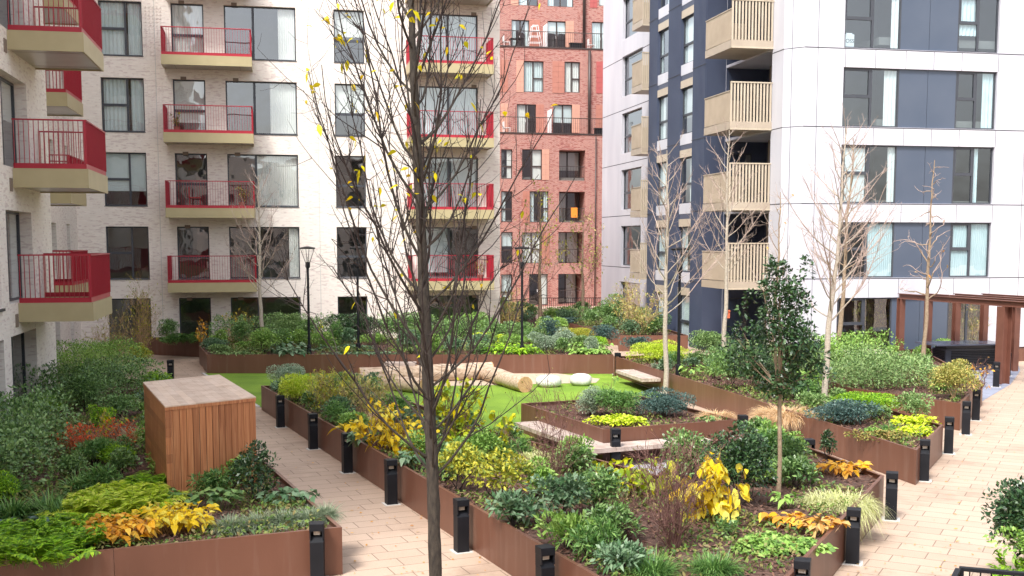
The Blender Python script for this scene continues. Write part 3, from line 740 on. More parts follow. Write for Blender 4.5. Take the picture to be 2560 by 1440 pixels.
# dark ribbed bay
pb = .9; tb0, tb1 = 6.41, 14.1
FY = FL.shift(0, pb)
def tY(u): return FY.px(u, 605)[0]
opY = []
bays = [(tY(1727), tY(1697)), (tY(1666), tY(1640))]
for L in LV:
    for b0, b1 in bays: opY.append((b0, b1, max(.05, L+.5), L+2.55, .15))
mb = MB()
FY.wall(mb, tb0, tb1, 0, TOPD+.4, opY, .15)
for t in (tb0, tb1):
    mb.quad(FY.p(t,0,0),FY.p(t,0,-pb),FY.p(t,TOPD+.4,-pb),FY.p(t,TOPD+.4,0))
mb.quad(FY.p(tb0,TOPD+.4,0),FY.p(tb1,TOPD+.4,0),FY.p(tb1,TOPD+.4,-pb),FY.p(tb0,TOPD+.4,-pb))
for r0, r1 in ((tb0, bays[0][0]), (bays[0][1], bays[1][0]), (bays[1][1], tb1)):
    n = max(2, int((r1-r0)/.14))
    for k in range(n):
        a = r0+(r1-r0)*(k+.15)/n; FY.box(mb, a, a+.05, 0, TOPD+.4, 0.0, .05)
    for L in LV: FY.box(mb, r0, r1, L+.10, L+.12, .0, .052, 1)
mb.build('ribbed_bay', [M['navy'], M['seam']], bldD, orgD)
for o in opY:
    window(FY, o[0], o[1], o[2], o[3], bldD, orgD, 'door', .10, rand_cur(rC), glass='glass_b')
for L in LV:
    for b0, b1 in bays:
        pm = MB(); FY.box(pm, b0, b1, L+2.56, L+2.9, .0, .02); pm.build('spandrel', M['bronze'], bldD, orgD)
        pm = MB(); FY.box(pm, b0, b1, L+.02, L+.49, .0, .012); pm.build('spandrel', M['white_panel'], bldD, orgD)
for o in opW:
    window(FL, o[0], o[1], o[2], o[3], bldD, orgD, 'door', .16, None, glass='glass_b')
interior(FL, 6.6, tEnd-.2, 0, TOPD-.1, 3.0, [L+.36 for L in LV[1:]], [14.2], bldD, orgD)
for L in LV[1:]:
    bronze_balcony(FL, 14.15, 15.9, L, 1.25, bldD, orgD)
# bag with letters on a window sill
zb_ = opD[1][2]+.06; ab = sD(2104)+.02
m = MB(); FD.box(m, ab, ab+.36, zb_, zb_+.48, -.30, -.19); FD.box(m, ab+.06, ab+.30, zb_+.48, zb_+.53, -.26, -.24)
q = FD.p(ab+.18, zb_, -.24)
bag = tag(m.build('paper_bag', M['white_paint'], None, q), 'white bag with black letters on a sill of the white tower', 'bag')
cu = bpy.data.curves.new('lettering', 'FONT'); cu.body = 'OSS'; cu.size = .2; cu.extrude = .002; cu.align_x = 'CENTER'
tmp = bpy.data.objects.new('tmp', cu); COL.objects.link(tmp)
bpy.context.view_layer.update()
lm_ = bpy.data.meshes.new_from_object(tmp.evaluated_get(bpy.context.evaluated_depsgraph_get())); bpy.data.objects.remove(tmp)
lm_.materials.clear(); lm_.materials.append(M['black'])
to = bpy.data.objects.new('lettering', lm_); COL.objects.link(to)
to.parent = bag; to.rotation_euler = (math.pi/2, 0, DA)
pq = FD.p(ab+.18, zb_+.16, -.186); to.location = (pq[0]-q[0], pq[1]-q[1], pq[2]-q[2])

# ================================================================ the block behind the camera (seen in the window reflections)
OO = (-24.0, -7.0); FO = Fac(OO, (1.0,0.0), (0.0,1.0)); orgO = (OO[0], OO[1], 0)
bldO = thing('apartment_building', 'pale brick apartment building behind the viewer, seen only in window reflections', 'building', orgO)
mb = MB(); oo = []
for k in range(4):
    for i in range(15): oo.append((1.5+i*4.4, 3.6+i*4.4, .9+k*3.1, 3.0+k*3.1))
FO.wall(mb, 0, 68, 0, 12.6, oo, .15); shell(FO, mb, 0, 68, 0, 12.6, 10); mb.build('wall', M['pale_brick'], bldO, orgO)
for o in oo: window(FO, *o, bldO, orgO, 'half', .1, None)
interior(FO, .2, 67.8, 0, 12.5, 3.0, [], [], bldO, orgO)

M['red_plastic'] = mat_noise('red_plastic', (.35,.02,.02), (.4,.03,.03), .4)
ab = FB.px(490, 480)[0]; zq = zfl[3]+.39; m = MB(); q = FB.p(ab, zq, .8); chair_fn(m, FB, ab, .8, zq)
tag(m.build('chair', M['red_plastic'], None, q), 'red chair on a balcony of the cream building', 'chair')
# ================================================================ ground
def sheet(name, poly, z, mat):
    m = MB(); m.face([(x,y,z) for x,y in poly])
    return tag(m.build(name, mat), kind='structure')
sheet('ground', [(-150,-60),(150,-60),(150,200),(-150,200)], 0.0, M['paver_r'])
sheet('path', [(-30,2),(2.1,2),(2.2,11.2),(-7.2,32.2),(-10.6,40.9),(-10.6,46),(-30,46)], .004, M['paver_l'])
LAWN = [(-11.2,40.9),(3.75,40.6),(4.75,35.6),(4.9,34.2),(3.3,29.2),(2.1,24.0),(.0,23.35),(-4.5,31),(-7.1,32.2)]
sheet('lawn', LAWN, .012, M['lawn'])
sheet('paving', [(.0,23.3),(2.1,24.0),(3.3,29.2),(5.6,28.5),(5.9,24),(4.6,21),(2.5,18.6)], .008, M['paver_g'])
sheet('paving', [(14.6,38.2),(13.8,33.4),(16.5,37.6),(18.6,41.6),(22,50),(13,50)], .006, M['paver_b'])
# sandy play strip on the lawn
sheet('path', [G(870,925),G(1200,918),G(1285,921),G(1500,948),G(1490,958),G(1300,962),G(1200,965),G(880,968)], .018, M['sand'])
def strip(pts, w, z, mat, name='kerb'):
    m = MB()
    for (x0,y0),(x1,y1) in zip(pts[:-1], pts[1:]):
        L = math.hypot(x1-x0,y1-y0); d = ((x1-x0)/L,(y1-y0)/L); m.obox((x0,y0), d, (-d[1],d[0]), 0, L, -w/2, w/2, 0, z)
    return tag(m.build(name, mat), kind='structure')
strip([(3.62,40.5),(4.68,35.6),(4.83,34.2),(3.25,29.2)], .12, .03, M['kerb'])
strip([(2.05,23.9),(.02,23.3)], .16, .04, M['kerb'])
strip([(-11.1,40.8),(-7.25,32.4)], .10, .03, M['kerb'])

# ================================================================ planters
PLH = .69
def inset(poly, d):
    n = len(poly); out = []
    A = sum(poly[i][0]*poly[(i+1)%n][1]-poly[(i+1)%n][0]*poly[i][1] for i in range(n))
    sg = 1 if A > 0 else -1
    for i in range(n):
        p0, p1, p2 = poly[i-1], poly[i], poly[(i+1)%n]
        def nrm(a, b):
            L = math.hypot(b[0]-a[0], b[1]-a[1]); return (-(b[1]-a[1])/L*sg, (b[0]-a[0])/L*sg)
        n1, n2 = nrm(p0,p1), nrm(p1,p2)
        k = 1+n1[0]*n2[0]+n1[1]*n2[1]
        if k < .25: k = .25
        out.append((p1[0]+d*(n1[0]+n2[0])/k, p1[1]+d*(n1[1]+n2[1])/k))
    return out
def in_poly(p, poly):
    c = False; n = len(poly)
    for i in range(n):
        a, b = poly[i], poly[i-1]
        if (a[1] > p[1]) != (b[1] > p[1]) and p[0] < (b[0]-a[0])*(p[1]-a[1])/(b[1]-a[1])+a[0]: c = not c
    return c
SOIL = .58
def chips(poly, n, z, seed):
    r = random.Random(seed); xs = [p[0] for p in poly]; ys = [p[1] for p in poly]
    V = []; Fc = []
    while n > 0:
        x, y = r.uniform(min(xs),max(xs)), r.uniform(min(ys),max(ys)); n -= 1
        if not in_poly((x,y), poly): continue
        L = r.uniform(.018,.045); w = L*r.uniform(.25,.5); a = r.uniform(0,6.28); t = r.uniform(-.5,.5); k = len(V)
        ca, sa = math.cos(a), math.sin(a); zz = z+r.uniform(.005,.05)
        for i, j in ((-1,-1),(1,-1),(1,1),(-1,1)):
            V.append((x+ca*L*i-sa*w*j, y+sa*L*i+ca*w*j, zz+t*L*i))
        Fc.append((k,k+1,k+2,k+3))
    return V, Fc
def planter(poly, label, h=PLH, soil=SOIL, nchip=1500, seed=1, group=None):
    cx = sum(p[0] for p in poly)/len(poly); cy = sum(p[1] for p in poly)/len(poly)
    org = (cx, cy, 0); root = thing('planter', label, 'planter', org, group)
    A = sum(poly[i][0]*poly[(i+1)%len(poly)][1]-poly[(i+1)%len(poly)][0]*poly[i][1] for i in range(len(poly)))
    if A < 0: poly = poly[::-1]
    i1 = inset(poly, .012); i2 = inset(poly, .055); mb = MB(); n = len(poly)
    for i in range(n):
        a, b = poly[i], poly[(i+1)%n]; ai, bi = i1[i], i1[(i+1)%n]; aj, bj = i2[i], i2[(i+1)%n]
        L = math.hypot(b[0]-a[0], b[1]-a[1]); k = max(1, int(round(L/3.0)))
        lp = lambda p, q, t: (p[0]+(q[0]-p[0])*t, p[1]+(q[1]-p[1])*t)
        for j in range(k):
            t0, t1 = j/k, (j+1)/k; g = .003/L
            if j: t0 += g
            if j < k-1: t1 -= g
            o0, o1, n0, n1, m0, m1 = lp(a,b,t0), lp(a,b,t1), lp(ai,bi,t0), lp(ai,bi,t1), lp(aj,bj,t0), lp(aj,bj,t1)
            mb.hexa([(*o0,.005),(*o1,.005),(*n1,.005),(*n0,.005),(*o0,h-.012),(*o1,h-.012),(*n1,h-.012),(*n0,h-.012)])
            mb.hexa([(*o0,h-.012),(*o1,h-.012),(*m1,h-.012),(*m0,h-.012),(*o0,h),(*o1,h),(*m1,h),(*m0,h)])
    mb.build('side_panels', M['corten'], root, org)
    sm = MB(); pin = inset(poly, .013); sm.face([(x,y,soil) for x,y in pin])
    so = sm.build('soil', M['mulch'], root, org)
    if nchip:
        V, Fc = chips(inset(poly, .08), nchip, soil, seed)
        if V:
            c = np_mesh('bark_chips', V, Fc, M['chip'], so, org); c['kind'] = 'stuff'
    return root
P1A = G(855,1318,PLH); kx = 18.9
P1 = [P1A, (P1A[0]+W[0]*kx, P1A[1]+W[1]*kx), (-13.2,33.6), (-12.7,31.2), (-11.36,25.0), (-10.4,20.5), (-9.6,16.6), G(195,1382,PLH)]
# the near front edge runs on out of the picture to the left
pf = G(195,1382,PLH); dx = (P1A[0]-pf[0], P1A[1]-pf[1]); P1[-1] = (P1A[0]-dx[0]*1.75, P1A[1]-dx[1]*1.75)
P1[-2] = (-9.2, 15.4)
planter(P1, 'long rust brown planter around the cedar box along the left brick building', nchip=27000, seed=2)
P2 = [(-7.05,31.9), (.78,13.99), (2.08,11.0), (3.48,13.73), (6.42,19.44), (5.35,24.6), (4.7,24.2), (2.5,19.5), (.08,23.4), (-4.2,31.9)]
planter(P2, 'v-shaped rust brown planter in the middle between the two paths', nchip=42000, seed=3)
P3 = [(3.59,40.2), (7.83,21.84), (9.5,24.93), (9.0,28.0), (7.6,36.5), (6.9,41.0)]
planter(P3, 'long pointed rust brown planter from the small bench to the right path', nchip=27000, seed=4)
P3B = [(9.35,31.4), (11.2,28.3), (13.6,32.8), (14.9,40.2), (8.4,40.5)]
planter(P3B, 'rust brown planter with olive shrub beside the blue grey paving', nchip=12000, seed=5)
P4 = [(-10.94,40.8), (3.63,40.7), (3.2,46.3), (1.5,49.6), (-.2,48.8), (-12.3,46.2), (-12.15,44.2)]
planter(P4, 'longest rust brown planter along the far side of the lawn', nchip=18000, seed=6)
P4B = [G(498,893), G(398,888), (-15.6,48.1), (-11.2,49.0), (-12.0,47.0)]
planter(P4B, 'small rust brown planter by the far corner of the cream building', nchip=2400, seed=7)
P6 = [(1.7,62), (3.7,52.9), (5.6,51.5), (7.0,66), (1.7,66)]
planter(P6, 'far rust brown planter with a diagonal side near the brick building', nchip=2400, seed=8)
P7 = [(4.6,49.2), (7.6,49.2), (6.8,56.5), (5.2,56.5)]
planter(P7, 'far rust brown planter at the foot of the dark blue bay', nchip=1800, seed=9)
P8 = [(-1,55), (1.3,54), (1.3,70), (-1,70)]
planter(P8, 'far rust brown planter beside the end of the cream building', nchip=1200, seed=12)
P9 = [(12.2,43.6), (12.0,46.0), (21,47.9), (21,45.4)]
# low bed along the white tower
planter([(10.6,43.0),(21.5,45.4),(21.2,46.0),(10.5,43.75)], 'narrow rust brown planter along the foot of the white tower', h=.5, soil=.42, nchip=900, seed=13)
# near right bed under the dark railing
PR = [(7.35,15.1), (4.75,10.0), (12,8.0), (12,19.0), (9.4,18.6)]
planter(PR, 'rust brown planter in the near right corner behind the dark railing', h=.45, soil=.38, nchip=4500, seed=14)
PT = [(-3.1,11.2), (-.2,11.2), (-.2,13.35), (-3.1,13.35)]
planter(PT, 'low rust brown planter around the foot of the near tree', h=.35, soil=.28, nchip=2400, seed=15)

# central bench planter
c5 = G(1507,1107,.45)
P5 = [c5, (c5[0]+W[0]*4.3, c5[1]+W[1]*4.3), (c5[0]+W[0]*4.3+WP[0]*3.4, c5[1]+W[1]*4.3+WP[1]*3.4), (c5[0]+WP[0]*3.4, c5[1]+WP[1]*3.4)]
planter(P5, 'square rust brown planter at the edge of the lawn with a timber bench round it', h=.74, soil=.64, nchip=4500, seed=10)
org = (c5[0], c5[1], 0)
bt = thing('bench', 'corner bench of silvered timber around the square planter', 'bench', org)
m = MB(); bz0, bz1, bw_ = .36, .45, .62
for k in range(34):       # boards across the left run
    m.obox(c5, W, WP, -.05+k*.098, .043+k*.098, -bw_, -.004, bz0, bz1)
for k in range(24):
    m.obox(c5, WP, W, -.0+k*.098, .093+k*.098, -bw_, -.06, bz0, bz1)
m.face([(c5[0]+W[0]*-.06+WP[0]*-.005, c5[1]+W[1]*-.06+WP[1]*-.005, bz1), (c5[0]+W[0]*-.06-WP[0]*bw_, c5[1]+W[1]*-.06-WP[1]*bw_, bz1), (c5[0]-W[0]*bw_-WP[0]*bw_, c5[1]-W[1]*bw_-WP[1]*bw_, bz1), (c5[0]-W[0]*bw_-WP[0]*.005, c5[1]-W[1]*bw_-WP[1]*.005, bz1)])
m.obox(c5, W, WP, -bw_, -.06, -bw_, -.005, bz0, bz1-.003)
m.build('seat', M['bench_wood'], bt, org)
m = MB(); m.obox(c5, W, WP, -.3, 3.2, -.30, -.006, .26, .355); m.obox(c5, WP, W, .0, 2.3, -.30, -.006, .26, .355)
m.build('support', M['corten'], bt, org)
# small cantilever bench on the right planter
pq0, pq1 = G(1545,965,.0), G(1615,965,.0)
d3 = (4.24/18.88, -18.36/18.88); n3 = (-d3[1]*-1, 0)
n3 = (d3[1], -d3[0])                       # away from the planter, over the lawn
b0 = (3.59+d3[0]*2.2, 40.2+d3[1]*2.2)
bt = thing('bench', 'small timber bench fixed to the pointed planter beside the white boulders', 'bench', (b0[0], b0[1], 0))
m = MB()
for k in range(6): m.obox(b0, d3, n3, 0, 2.6, .02+k*.105, .115+k*.105, .36, .46)
m.build('seat', M['bench_wood'], bt, (b0[0], b0[1], 0))
m = MB(); m.obox(b0, d3, n3, .05, 2.55, .004, .60, .30, .357); m.build('support', M['corten'], bt, (b0[0], b0[1], 0))
b0 = G(960,905,.0); b0 = (-4.4, 40.62)
bt = thing('bench', 'small timber bench on the far planter behind the logs', 'bench', (b0[0], b0[1], 0))
m = MB()
for k in range(6): m.box(b0[0]-.1, b0[0]+1.0, b0[1]-.62+k*.1, b0[1]-.53+k*.1, .36, .46)
m.build('seat', M['bench_wood'], bt, (b0[0], b0[1], 0))
m = MB(); m.box(b0[0]-.05, b0[0]+.95, b0[1]-.6, b0[1]-.004, .3, .357); m.build('support', M['corten'], bt, (b0[0], b0[1], 0))

# ================================================================ bollards
def make_bollard(label, group):
    root = thing('bollard', label, 'bollard', (0,0,0), group)
    w = .095; m = MB(); m.box(-w, w, -w, w, .0, .56); m.build('column', M['black'], root, bevel=.006)
    m = MB()   # neck: sloped shoulders, rear post
    m.hexa([(-w,-w,.56),(w,-w,.56),(w,w,.56),(-w,w,.56),(-w,.0,.64),(w,.0,.64),(w,w,.64),(-w,w,.64)])
    m.box(-w, w, .02, w, .64, .715); m.box(-w, -w+.016, -w, .02, .60, .715); m.box(w-.016, w, -w, .02, .60, .715)
    m.build('neck', M['black'], root)
    m = MB(); m.box(-w-.004, w+.004, -w-.004, w+.004, .715, .82); m.build('cap', M['black'], root, bevel=.006)
    m = MB(); m.box(-.045, .045, -.03, .018, .65, .70); m.build('lens', M['lens'], root)
    m = MB(); m.box(-w-.05, w+.05, -w-.05, w+.05, .0, .012); m.build('base_plate', M['kerb'], root)
    return root
proto = None
def bollard(xy, rz, label, group):
    global proto
    if proto is None: proto = make_bollard(label, group); o = proto
    else: o = copy_tree(proto); o['label'] = label; o['group'] = group
    o.location = (xy[0], xy[1], 0); o.rotation_euler = (0,0,rz)
    return o
def by_top(u, vt): return XY(u, (EYE-.82)*F_PX/(vt-HOR))
lg = 'black bollards lining the left path'; rg = 'black bollards lining the right path'
names = ['farthest', 'second farthest', 'middle', 'fourth', 'fifth', 'nearest']
for i, (u, vt) in enumerate(((692,990),(774,1036),(860,1086),(971,1153),(1150,1255),(1365,1378))):
    bollard(by_top(u, vt), WA, f'{["farthest","second farthest","third farthest","third nearest","second nearest","nearest"][i]} black bollard against the left side of the middle planter', lg)
bollard(XY(780,15.6), 0.08, 'black bollard at the front corner of the left planter by the blue grey grass tufts', lg)
rl = ['nearest black bollard of the right path at the bottom edge of the picture', 'black bollard beside the wilted yellow leaves on the right path', 'black bollard at the outer corner of the middle planter by the pale grass mound',
      'black bollard just past the sharp tip of the pointed planter', 'black bollard at the back corner of the pointed planter', 'black bollard beside the corner of the olive shrub planter', 'black bollard between the olive shrub planter and the blue grey paving',
      'black bollard in front of the large pergola post', 'farthest black bollard of the right path behind the pergola post']
for i, (u, vt) in enumerate(((2027,1412),(2155,1280),(2250,1186),(2331,1103),(2391,1045),(2433,1005),(2457,975),(2505,905),(2533,882))):
    bollard(by_top(u, vt), -RA+.15, rl[i], rg)
mg = 'black bollards around the middle court'
for (u, vt, l) in ((1866,1040,'black bollard standing in the tan passage beside the straw coloured grass'),(2035,1101,'black bollard half hidden behind the back rim of the middle planter'),(1543,1075,'black bollard behind bare twigs at the corner of the timber bench'),
                   (1547,882,'small far black bollard at the junction of the far planter and the pointed planter'),(2217,858,'far black bollard beside the timber deck near the white tower'),(417,900,'far black bollard beside the hedge at the end of the left path')):
    bollard(by_top(u, vt), .1, l, mg)

# ================================================================ lamps
def make_lamp(label):
    root = thing('street_lamp', label, 'street lamp', (0,0,0), 'dark garden lamp posts')
    m = MB(); m.lathe((0,0,0), [(.085,0),(.085,.95),(.075,.99),(.05,1.0)], 12); m.build('base_sleeve', M['black'], root, smooth=False)
    m = MB(); m.lathe((0,0,0), [(.05,1.0),(.042,3.75),(.042,3.76)], 10); m.build('pole', M['black'], root, smooth=False)
    m = MB(); m.lathe((0,0,0), [(.05,3.76),(.085,3.80),(.085,3.95),(.06,3.98),(.03,3.99)], 12); m.build('collar', M['black'], root)
    m = MB()
    for k in range(4):
        a = k*math.pi/2+.4; m.tube([(.075*math.cos(a),.075*math.sin(a),3.95),(.25*math.cos(a),.25*math.sin(a),4.46)], .011, 5)
    m.build('arms', M['black'], root)
    m = MB(); m.lathe((0,0,0), [(.22,4.45),(.28,4.46),(.28,4.50),(.05,4.545),(.0,4.55)], 20); m.build('cap', M['black'], root)
    m = MB(); m.lathe((0,0,0), [(.07,3.98),(.2,4.445)], 16); m.build('shade', M['lampglass'], root, smooth=True)
    return root
M['lampglass'] = mat_glass('lamp_glass', (.95,.96,.96), -.02, .0)
lamp0 = None
for xy, l in ((G(774,930),'dark lamp post at the far left of the lawn in front of the cream building'), (G(1305,932),'dark lamp post at the back of the lawn in front of the brick building'),
              (G(897,925),'dark lamp post seen behind the bare branches of the near tree'), (G(1695,991),'dark lamp post beside the pale trunk in front of the dark blue bay')):
    if lamp0 is None: lamp0 = o = make_lamp(l)
    else: o = copy_tree(lamp0); o['label'] = l
    o.location = (xy[0], xy[1], 0)

# ================================================================ cedar box
zt_b = 2.08
c = [G(412,1016,zt_b), G(640,992,zt_b), G(548,936,zt_b), G(357,955,zt_b)]
root = thing('storage_box', 'large cedar clad box with pale weathered top in the left planter', 'cedar box', (c[0][0], c[0][1], SOIL))
org = (c[0][0], c[0][1], SOIL)
def lerp(a, b, t): return (a[0]+(b[0]-a[0])*t, a[1]+(b[1]-a[1])*t)
cin = inset(c, .06); core = MB(); core.prism(cin, SOIL-.02, zt_b-.06); core.build('frame', M['seam'], root, org)
def face_boards(p0, p1, q0, q1, zA, zB, n, g=.009):
    """boards on the outer face p0-p1; q = inner line"""
    m = MB(); L = math.hypot(p1[0]-p0[0], p1[1]-p0[1])
    for i in range(n):
        t0, t1 = i/n+(g/L if i else 0), (i+1)/n
        m.hexa([(*lerp(p0,p1,t0),zA),(*lerp(p0,p1,t1),zA),(*lerp(q0,q1,t1),zA),(*lerp(q0,q1,t0),zA),(*lerp(p0,p1,t0),zB),(*lerp(p0,p1,t1),zB),(*lerp(q0,q1,t1),zB),(*lerp(q0,q1,t0),zB)])
    return m
cf = inset(c, .012); ci = inset(c, .045)
m = face_boards(cf[0], cf[1], ci[0], ci[1], SOIL, zt_b-.075, 14); m.build('front_cladding', M['cedar'], root, org)
m = face_boards(cf[1], cf[2], ci[1], ci[2], SOIL, zt_b-.075, 26); m.build('side_cladding', M['cedar'], root, org)
m = face_boards(cf[2], cf[3], ci[2], ci[3], SOIL, zt_b-.075, 14); m.build('back_cladding', M['cedar'], root, org)
m = MB()   # left side: wide horizontal boards in staggered lengths
for k in range(11):
    zA, zB = SOIL+k*.13, min(SOIL+k*.13+.126, zt_b-.075); cut = (.3, .62, .45)[k % 3]
    for t0, t1 in ((0, cut-.001), (cut+.001, 1)):
        a0, a1, b0, b1 = lerp(cf[3],cf[0],t0), lerp(cf[3],cf[0],t1), lerp(ci[3],ci[0],t0), lerp(ci[3],ci[0],t1)
        m.hexa([(*a0,zA),(*a1,zA),(*b1,zA),(*b0,zA),(*a0,zB),(*a1,zB),(*b1,zB),(*b0,zB)])
m.build('side_cladding', M['cedar'], root, org)
m = MB()   # corner blocks at the near left corner
for k in range(10):
    zA, zB = SOIL+k*.142, SOIL+k*.142+.137
    if zB > zt_b-.076: zB = zt_b-.076
    e0 = lerp(c[0],c[1],.052); e3 = lerp(c[0],c[3],.03)
    m.hexa([(*c[0],zA),(*e0,zA),(*lerp(cf[0],cf[1],.06),zA),(*lerp(cf[0],cf[3],.03),zA),(*c[0],zB),(*e0,zB),(*lerp(cf[0],cf[1],.06),zB),(*lerp(cf[0],cf[3],.03),zB)])
m.build('corner_blocks', M['cedar'], root, org)
m = MB(); n = 12
for i in range(n):
    t0, t1 = i/n+.0012, (i+1)/n; k0 = .0; s_ = .5 if i % 2 else .38
    for a, b in ((0, s_-.001), (s_+.001, 1)):
        l0, l1 = lerp(c[0],c[3],a), lerp(c[0],c[3],b); r0, r1 = lerp(c[1],c[2],a), lerp(c[1],c[2],b)
        m.hexa([(*lerp(l0,r0,t0),zt_b-.02),(*lerp(l0,r0,t1),zt_b-.02),(*lerp(l1,r1,t1),zt_b-.02),(*lerp(l1,r1,t0),zt_b-.02),(*lerp(l0,r0,t0),zt_b),(*lerp(l0,r0,t1),zt_b),(*lerp(l1,r1,t1),zt_b),(*lerp(l1,r1,t0),zt_b)])
m.build('lid', M['cedar_top'], root, org)
m = MB(); m.prism(inset(c,-.0), zt_b-.074, zt_b-.0215); m.build('rim', M['cedar'], root, org)

# ================================================================ logs and boulders on the lawn
def log(p0, p1, r, label):
    a = Vector((p0[0],p0[1],r)); b = Vector((p1[0],p1[1],r)); root = thing('log', label, 'log', (a.x,a.y,0), 'play logs lying on the lawn')
    n = 9; pts = []; rad = []
    for i in range(n+1):
        t = i/n; q = a.lerp(b, t); pts.append((q.x+rnd.uniform(-.02,.02), q.y+rnd.uniform(-.02,.02), r*1.0+rnd.uniform(-.01,.015))); rad.append(r*(1+rnd.uniform(-.05,.05)))
    m = MB(); m.tube(pts, rad, 14, cap=False); k = m.build('trunk', M['log'], root, (a.x,a.y,0), smooth=True)
    for P_, Q_ in ((pts[0],pts[1]),(pts[-1],pts[-2])):
        e = MB(); d = (Vector(P_)-Vector(Q_)).normalized(); e.tube([Vector(P_)-d*.02, Vector(P_)+d*.012], r*.99, 14); e.build('cut_end', M['log_end'], root, (a.x,a.y,0))
log(G(1205,948), G(1312,982), .26, 'pale peeled log with its orange cut end towards the boulders')
log(G(900,960), G(1195,950), .28, 'long pale peeled log lying behind the near tree trunk')
log(G(905,968), G(1060,985), .24, 'pale peeled log angled to the left of the near tree trunk')
log(G(1040,945), G(1230,935), .22, 'pale peeled log farthest back towards the far planter')
def boulder(u, v, w, h, label, seed):
    x, y = G(u, v); r = random.Random(seed); m = MB(); nu, nv = 20, 10
    for j in range(nv+1):
        ph = math.pi*j/nv
        for i in range(nu):
            th = 2*math.pi*i/nu; k = 1+.05*math.sin(2*th+seed)+.03*math.cos(3*th+ph*2+seed)
            sz = math.cos(ph); sz = math.copysign(abs(sz)**.8, sz)
            m.v.append((x+w/2*k*math.sin(ph)**.75*math.cos(th), y+w*.42*k*math.sin(ph)**.75*math.sin(th), h*.46+h*.5*sz))
    for j in range(nv):
        for i in range(nu):
            a = j*nu+i; b = j*nu+(i+1)%nu; m.f.append((a,a+nu,b+nu,b)); m.m.append(0)
    tag(m.build('boulder', M['boulder'], None, (x,y,0), smooth=True), label, 'boulder', 'white boulders on the lawn')
boulder(1372, 968, .82, .42, 'smooth white boulder nearer to the log', 1)
boulder(1452, 964, .76, .42, 'smooth white boulder nearer to the small bench', 5)
boulder(1200, 945, .66, .45, 'white boulder behind the log beside the sandy strip', 9)

# ================================================================ pergola, counter, deck
far = [XY(u, 42.9) for u in (2258, 2327, 2398, 2468)]
near0 = XY(2519, 37.8); pl = math.hypot(near0[0]-far[0][0], near0[1]-far[0][1])
dm_ = ((near0[0]-far[0][0])/pl, (near0[1]-far[0][1])/pl)
root = thing('pergola', 'rust brown steel pergola of posts and long beams at the right edge', 'pergola', (far[0][0], far[0][1], 0))
org = (far[0][0], far[0][1], 0)
hp = 2.78
def ibeam(m, o, d, L, z0, z1, w):
    n_ = (-d[1], d[0]); m.obox(o, d, n_, 0, L, -w, w, z1-.025, z1); m.obox(o, d, n_, 0, L, -w, w, z0, z0+.025); m.obox(o, d, n_, 0, L, -.012, .012, z0+.025, z1-.025)
def ipost(m, o, d, z1, w):
    n_ = (-d[1], d[0]); m.obox(o, d, n_, -w, -w+.02, -w, w, 0, z1); m.obox(o, d, n_, w-.02, w, -w, w, 0, z1); m.obox(o, d, n_, -w+.02, w-.02, -.012, .012, 0, z1)
for i, f in enumerate(far):
    m = MB(); ipost(m, f, dm_, hp-.2, .11); m.build('post', M['steel_brown'], root, org)
    m = MB(); ibeam(m, (f[0]-dm_[0]*.12, f[1]-dm_[1]*.12), dm_, 7.6, hp-.2, hp, .085); m.build('beam', M['steel_brown'], root, org)
    e = (f[0]+dm_[0]*pl, f[1]+dm_[1]*pl)
    m = MB(); ipost(m, e, (dm_[1], -dm_[0]), hp-.2, .17); m.build('post', M['steel_brown'], root, org)
e = XY(2547, 41.6); m = MB(); ipost(m, e, dm_, hp-.2, .12); m.build('post', M['steel_brown'], root, org)
# dark outdoor kitchen counter
k0 = XY(2372, 41.4); root = thing('kitchen_counter', 'dark metal outdoor counter with louvred sides under the pergola', 'counter', (k0[0], k0[1], 0)); org = (k0[0], k0[1], 0)
m = MB(); m.obox(k0, E, D, 0.12, 2.3, .12, 1.0, .0, .80); m.build('cabinet', M['counter'], root, org)
m = MB()
for k in range(9):
    z = .22+k*.06; m.obox(k0, E, D, .35, 2.2, .09, .117, z, z+.03); m.obox(k0, E, D, .09, .117, .2, .9, z, z+.03)
m.build('louvre_panel', M['black'], root, org)
m = MB(); m.obox(k0, E, D, -.45, 2.5, -.22, 1.25, .96, 1.01); m.build('worktop', M['counter_top'], root, org)
m = MB(); m.obox(k0, E, D, .2, 2.2, .2, .95, .80, .96); m.build('plinth', M['counter'], root, org)
# timber deck lounge by the tower
d0 = XY(2140, 43.2); root = thing('timber_deck', 'low whitewashed timber platform with a step beside the far bollard', 'platform', (d0[0], d0[1], 0)); org = (d0[0], d0[1], 0)
m = MB()
for k in range(11): m.obox(d0, E, D, -.9+k*.2, -.705+k*.2, -1.2, .6, .52, .58)
m.build('deck_boards', M['bench_wood'], root, org)
m = MB(); m.obox(d0, E, D, -.85, 1.25, -1.15, .55, .0, .517); m.build('base', M['terracotta'], root, org)
m = MB(); m.obox(d0, E, D, .75, 1.55, -1.75, -1.21, .24, .30); m.obox(d0, E, D, .8, 1.5, -1.7, -1.215, 0, .238); m.build('step', M['bench_wood'], root, org)

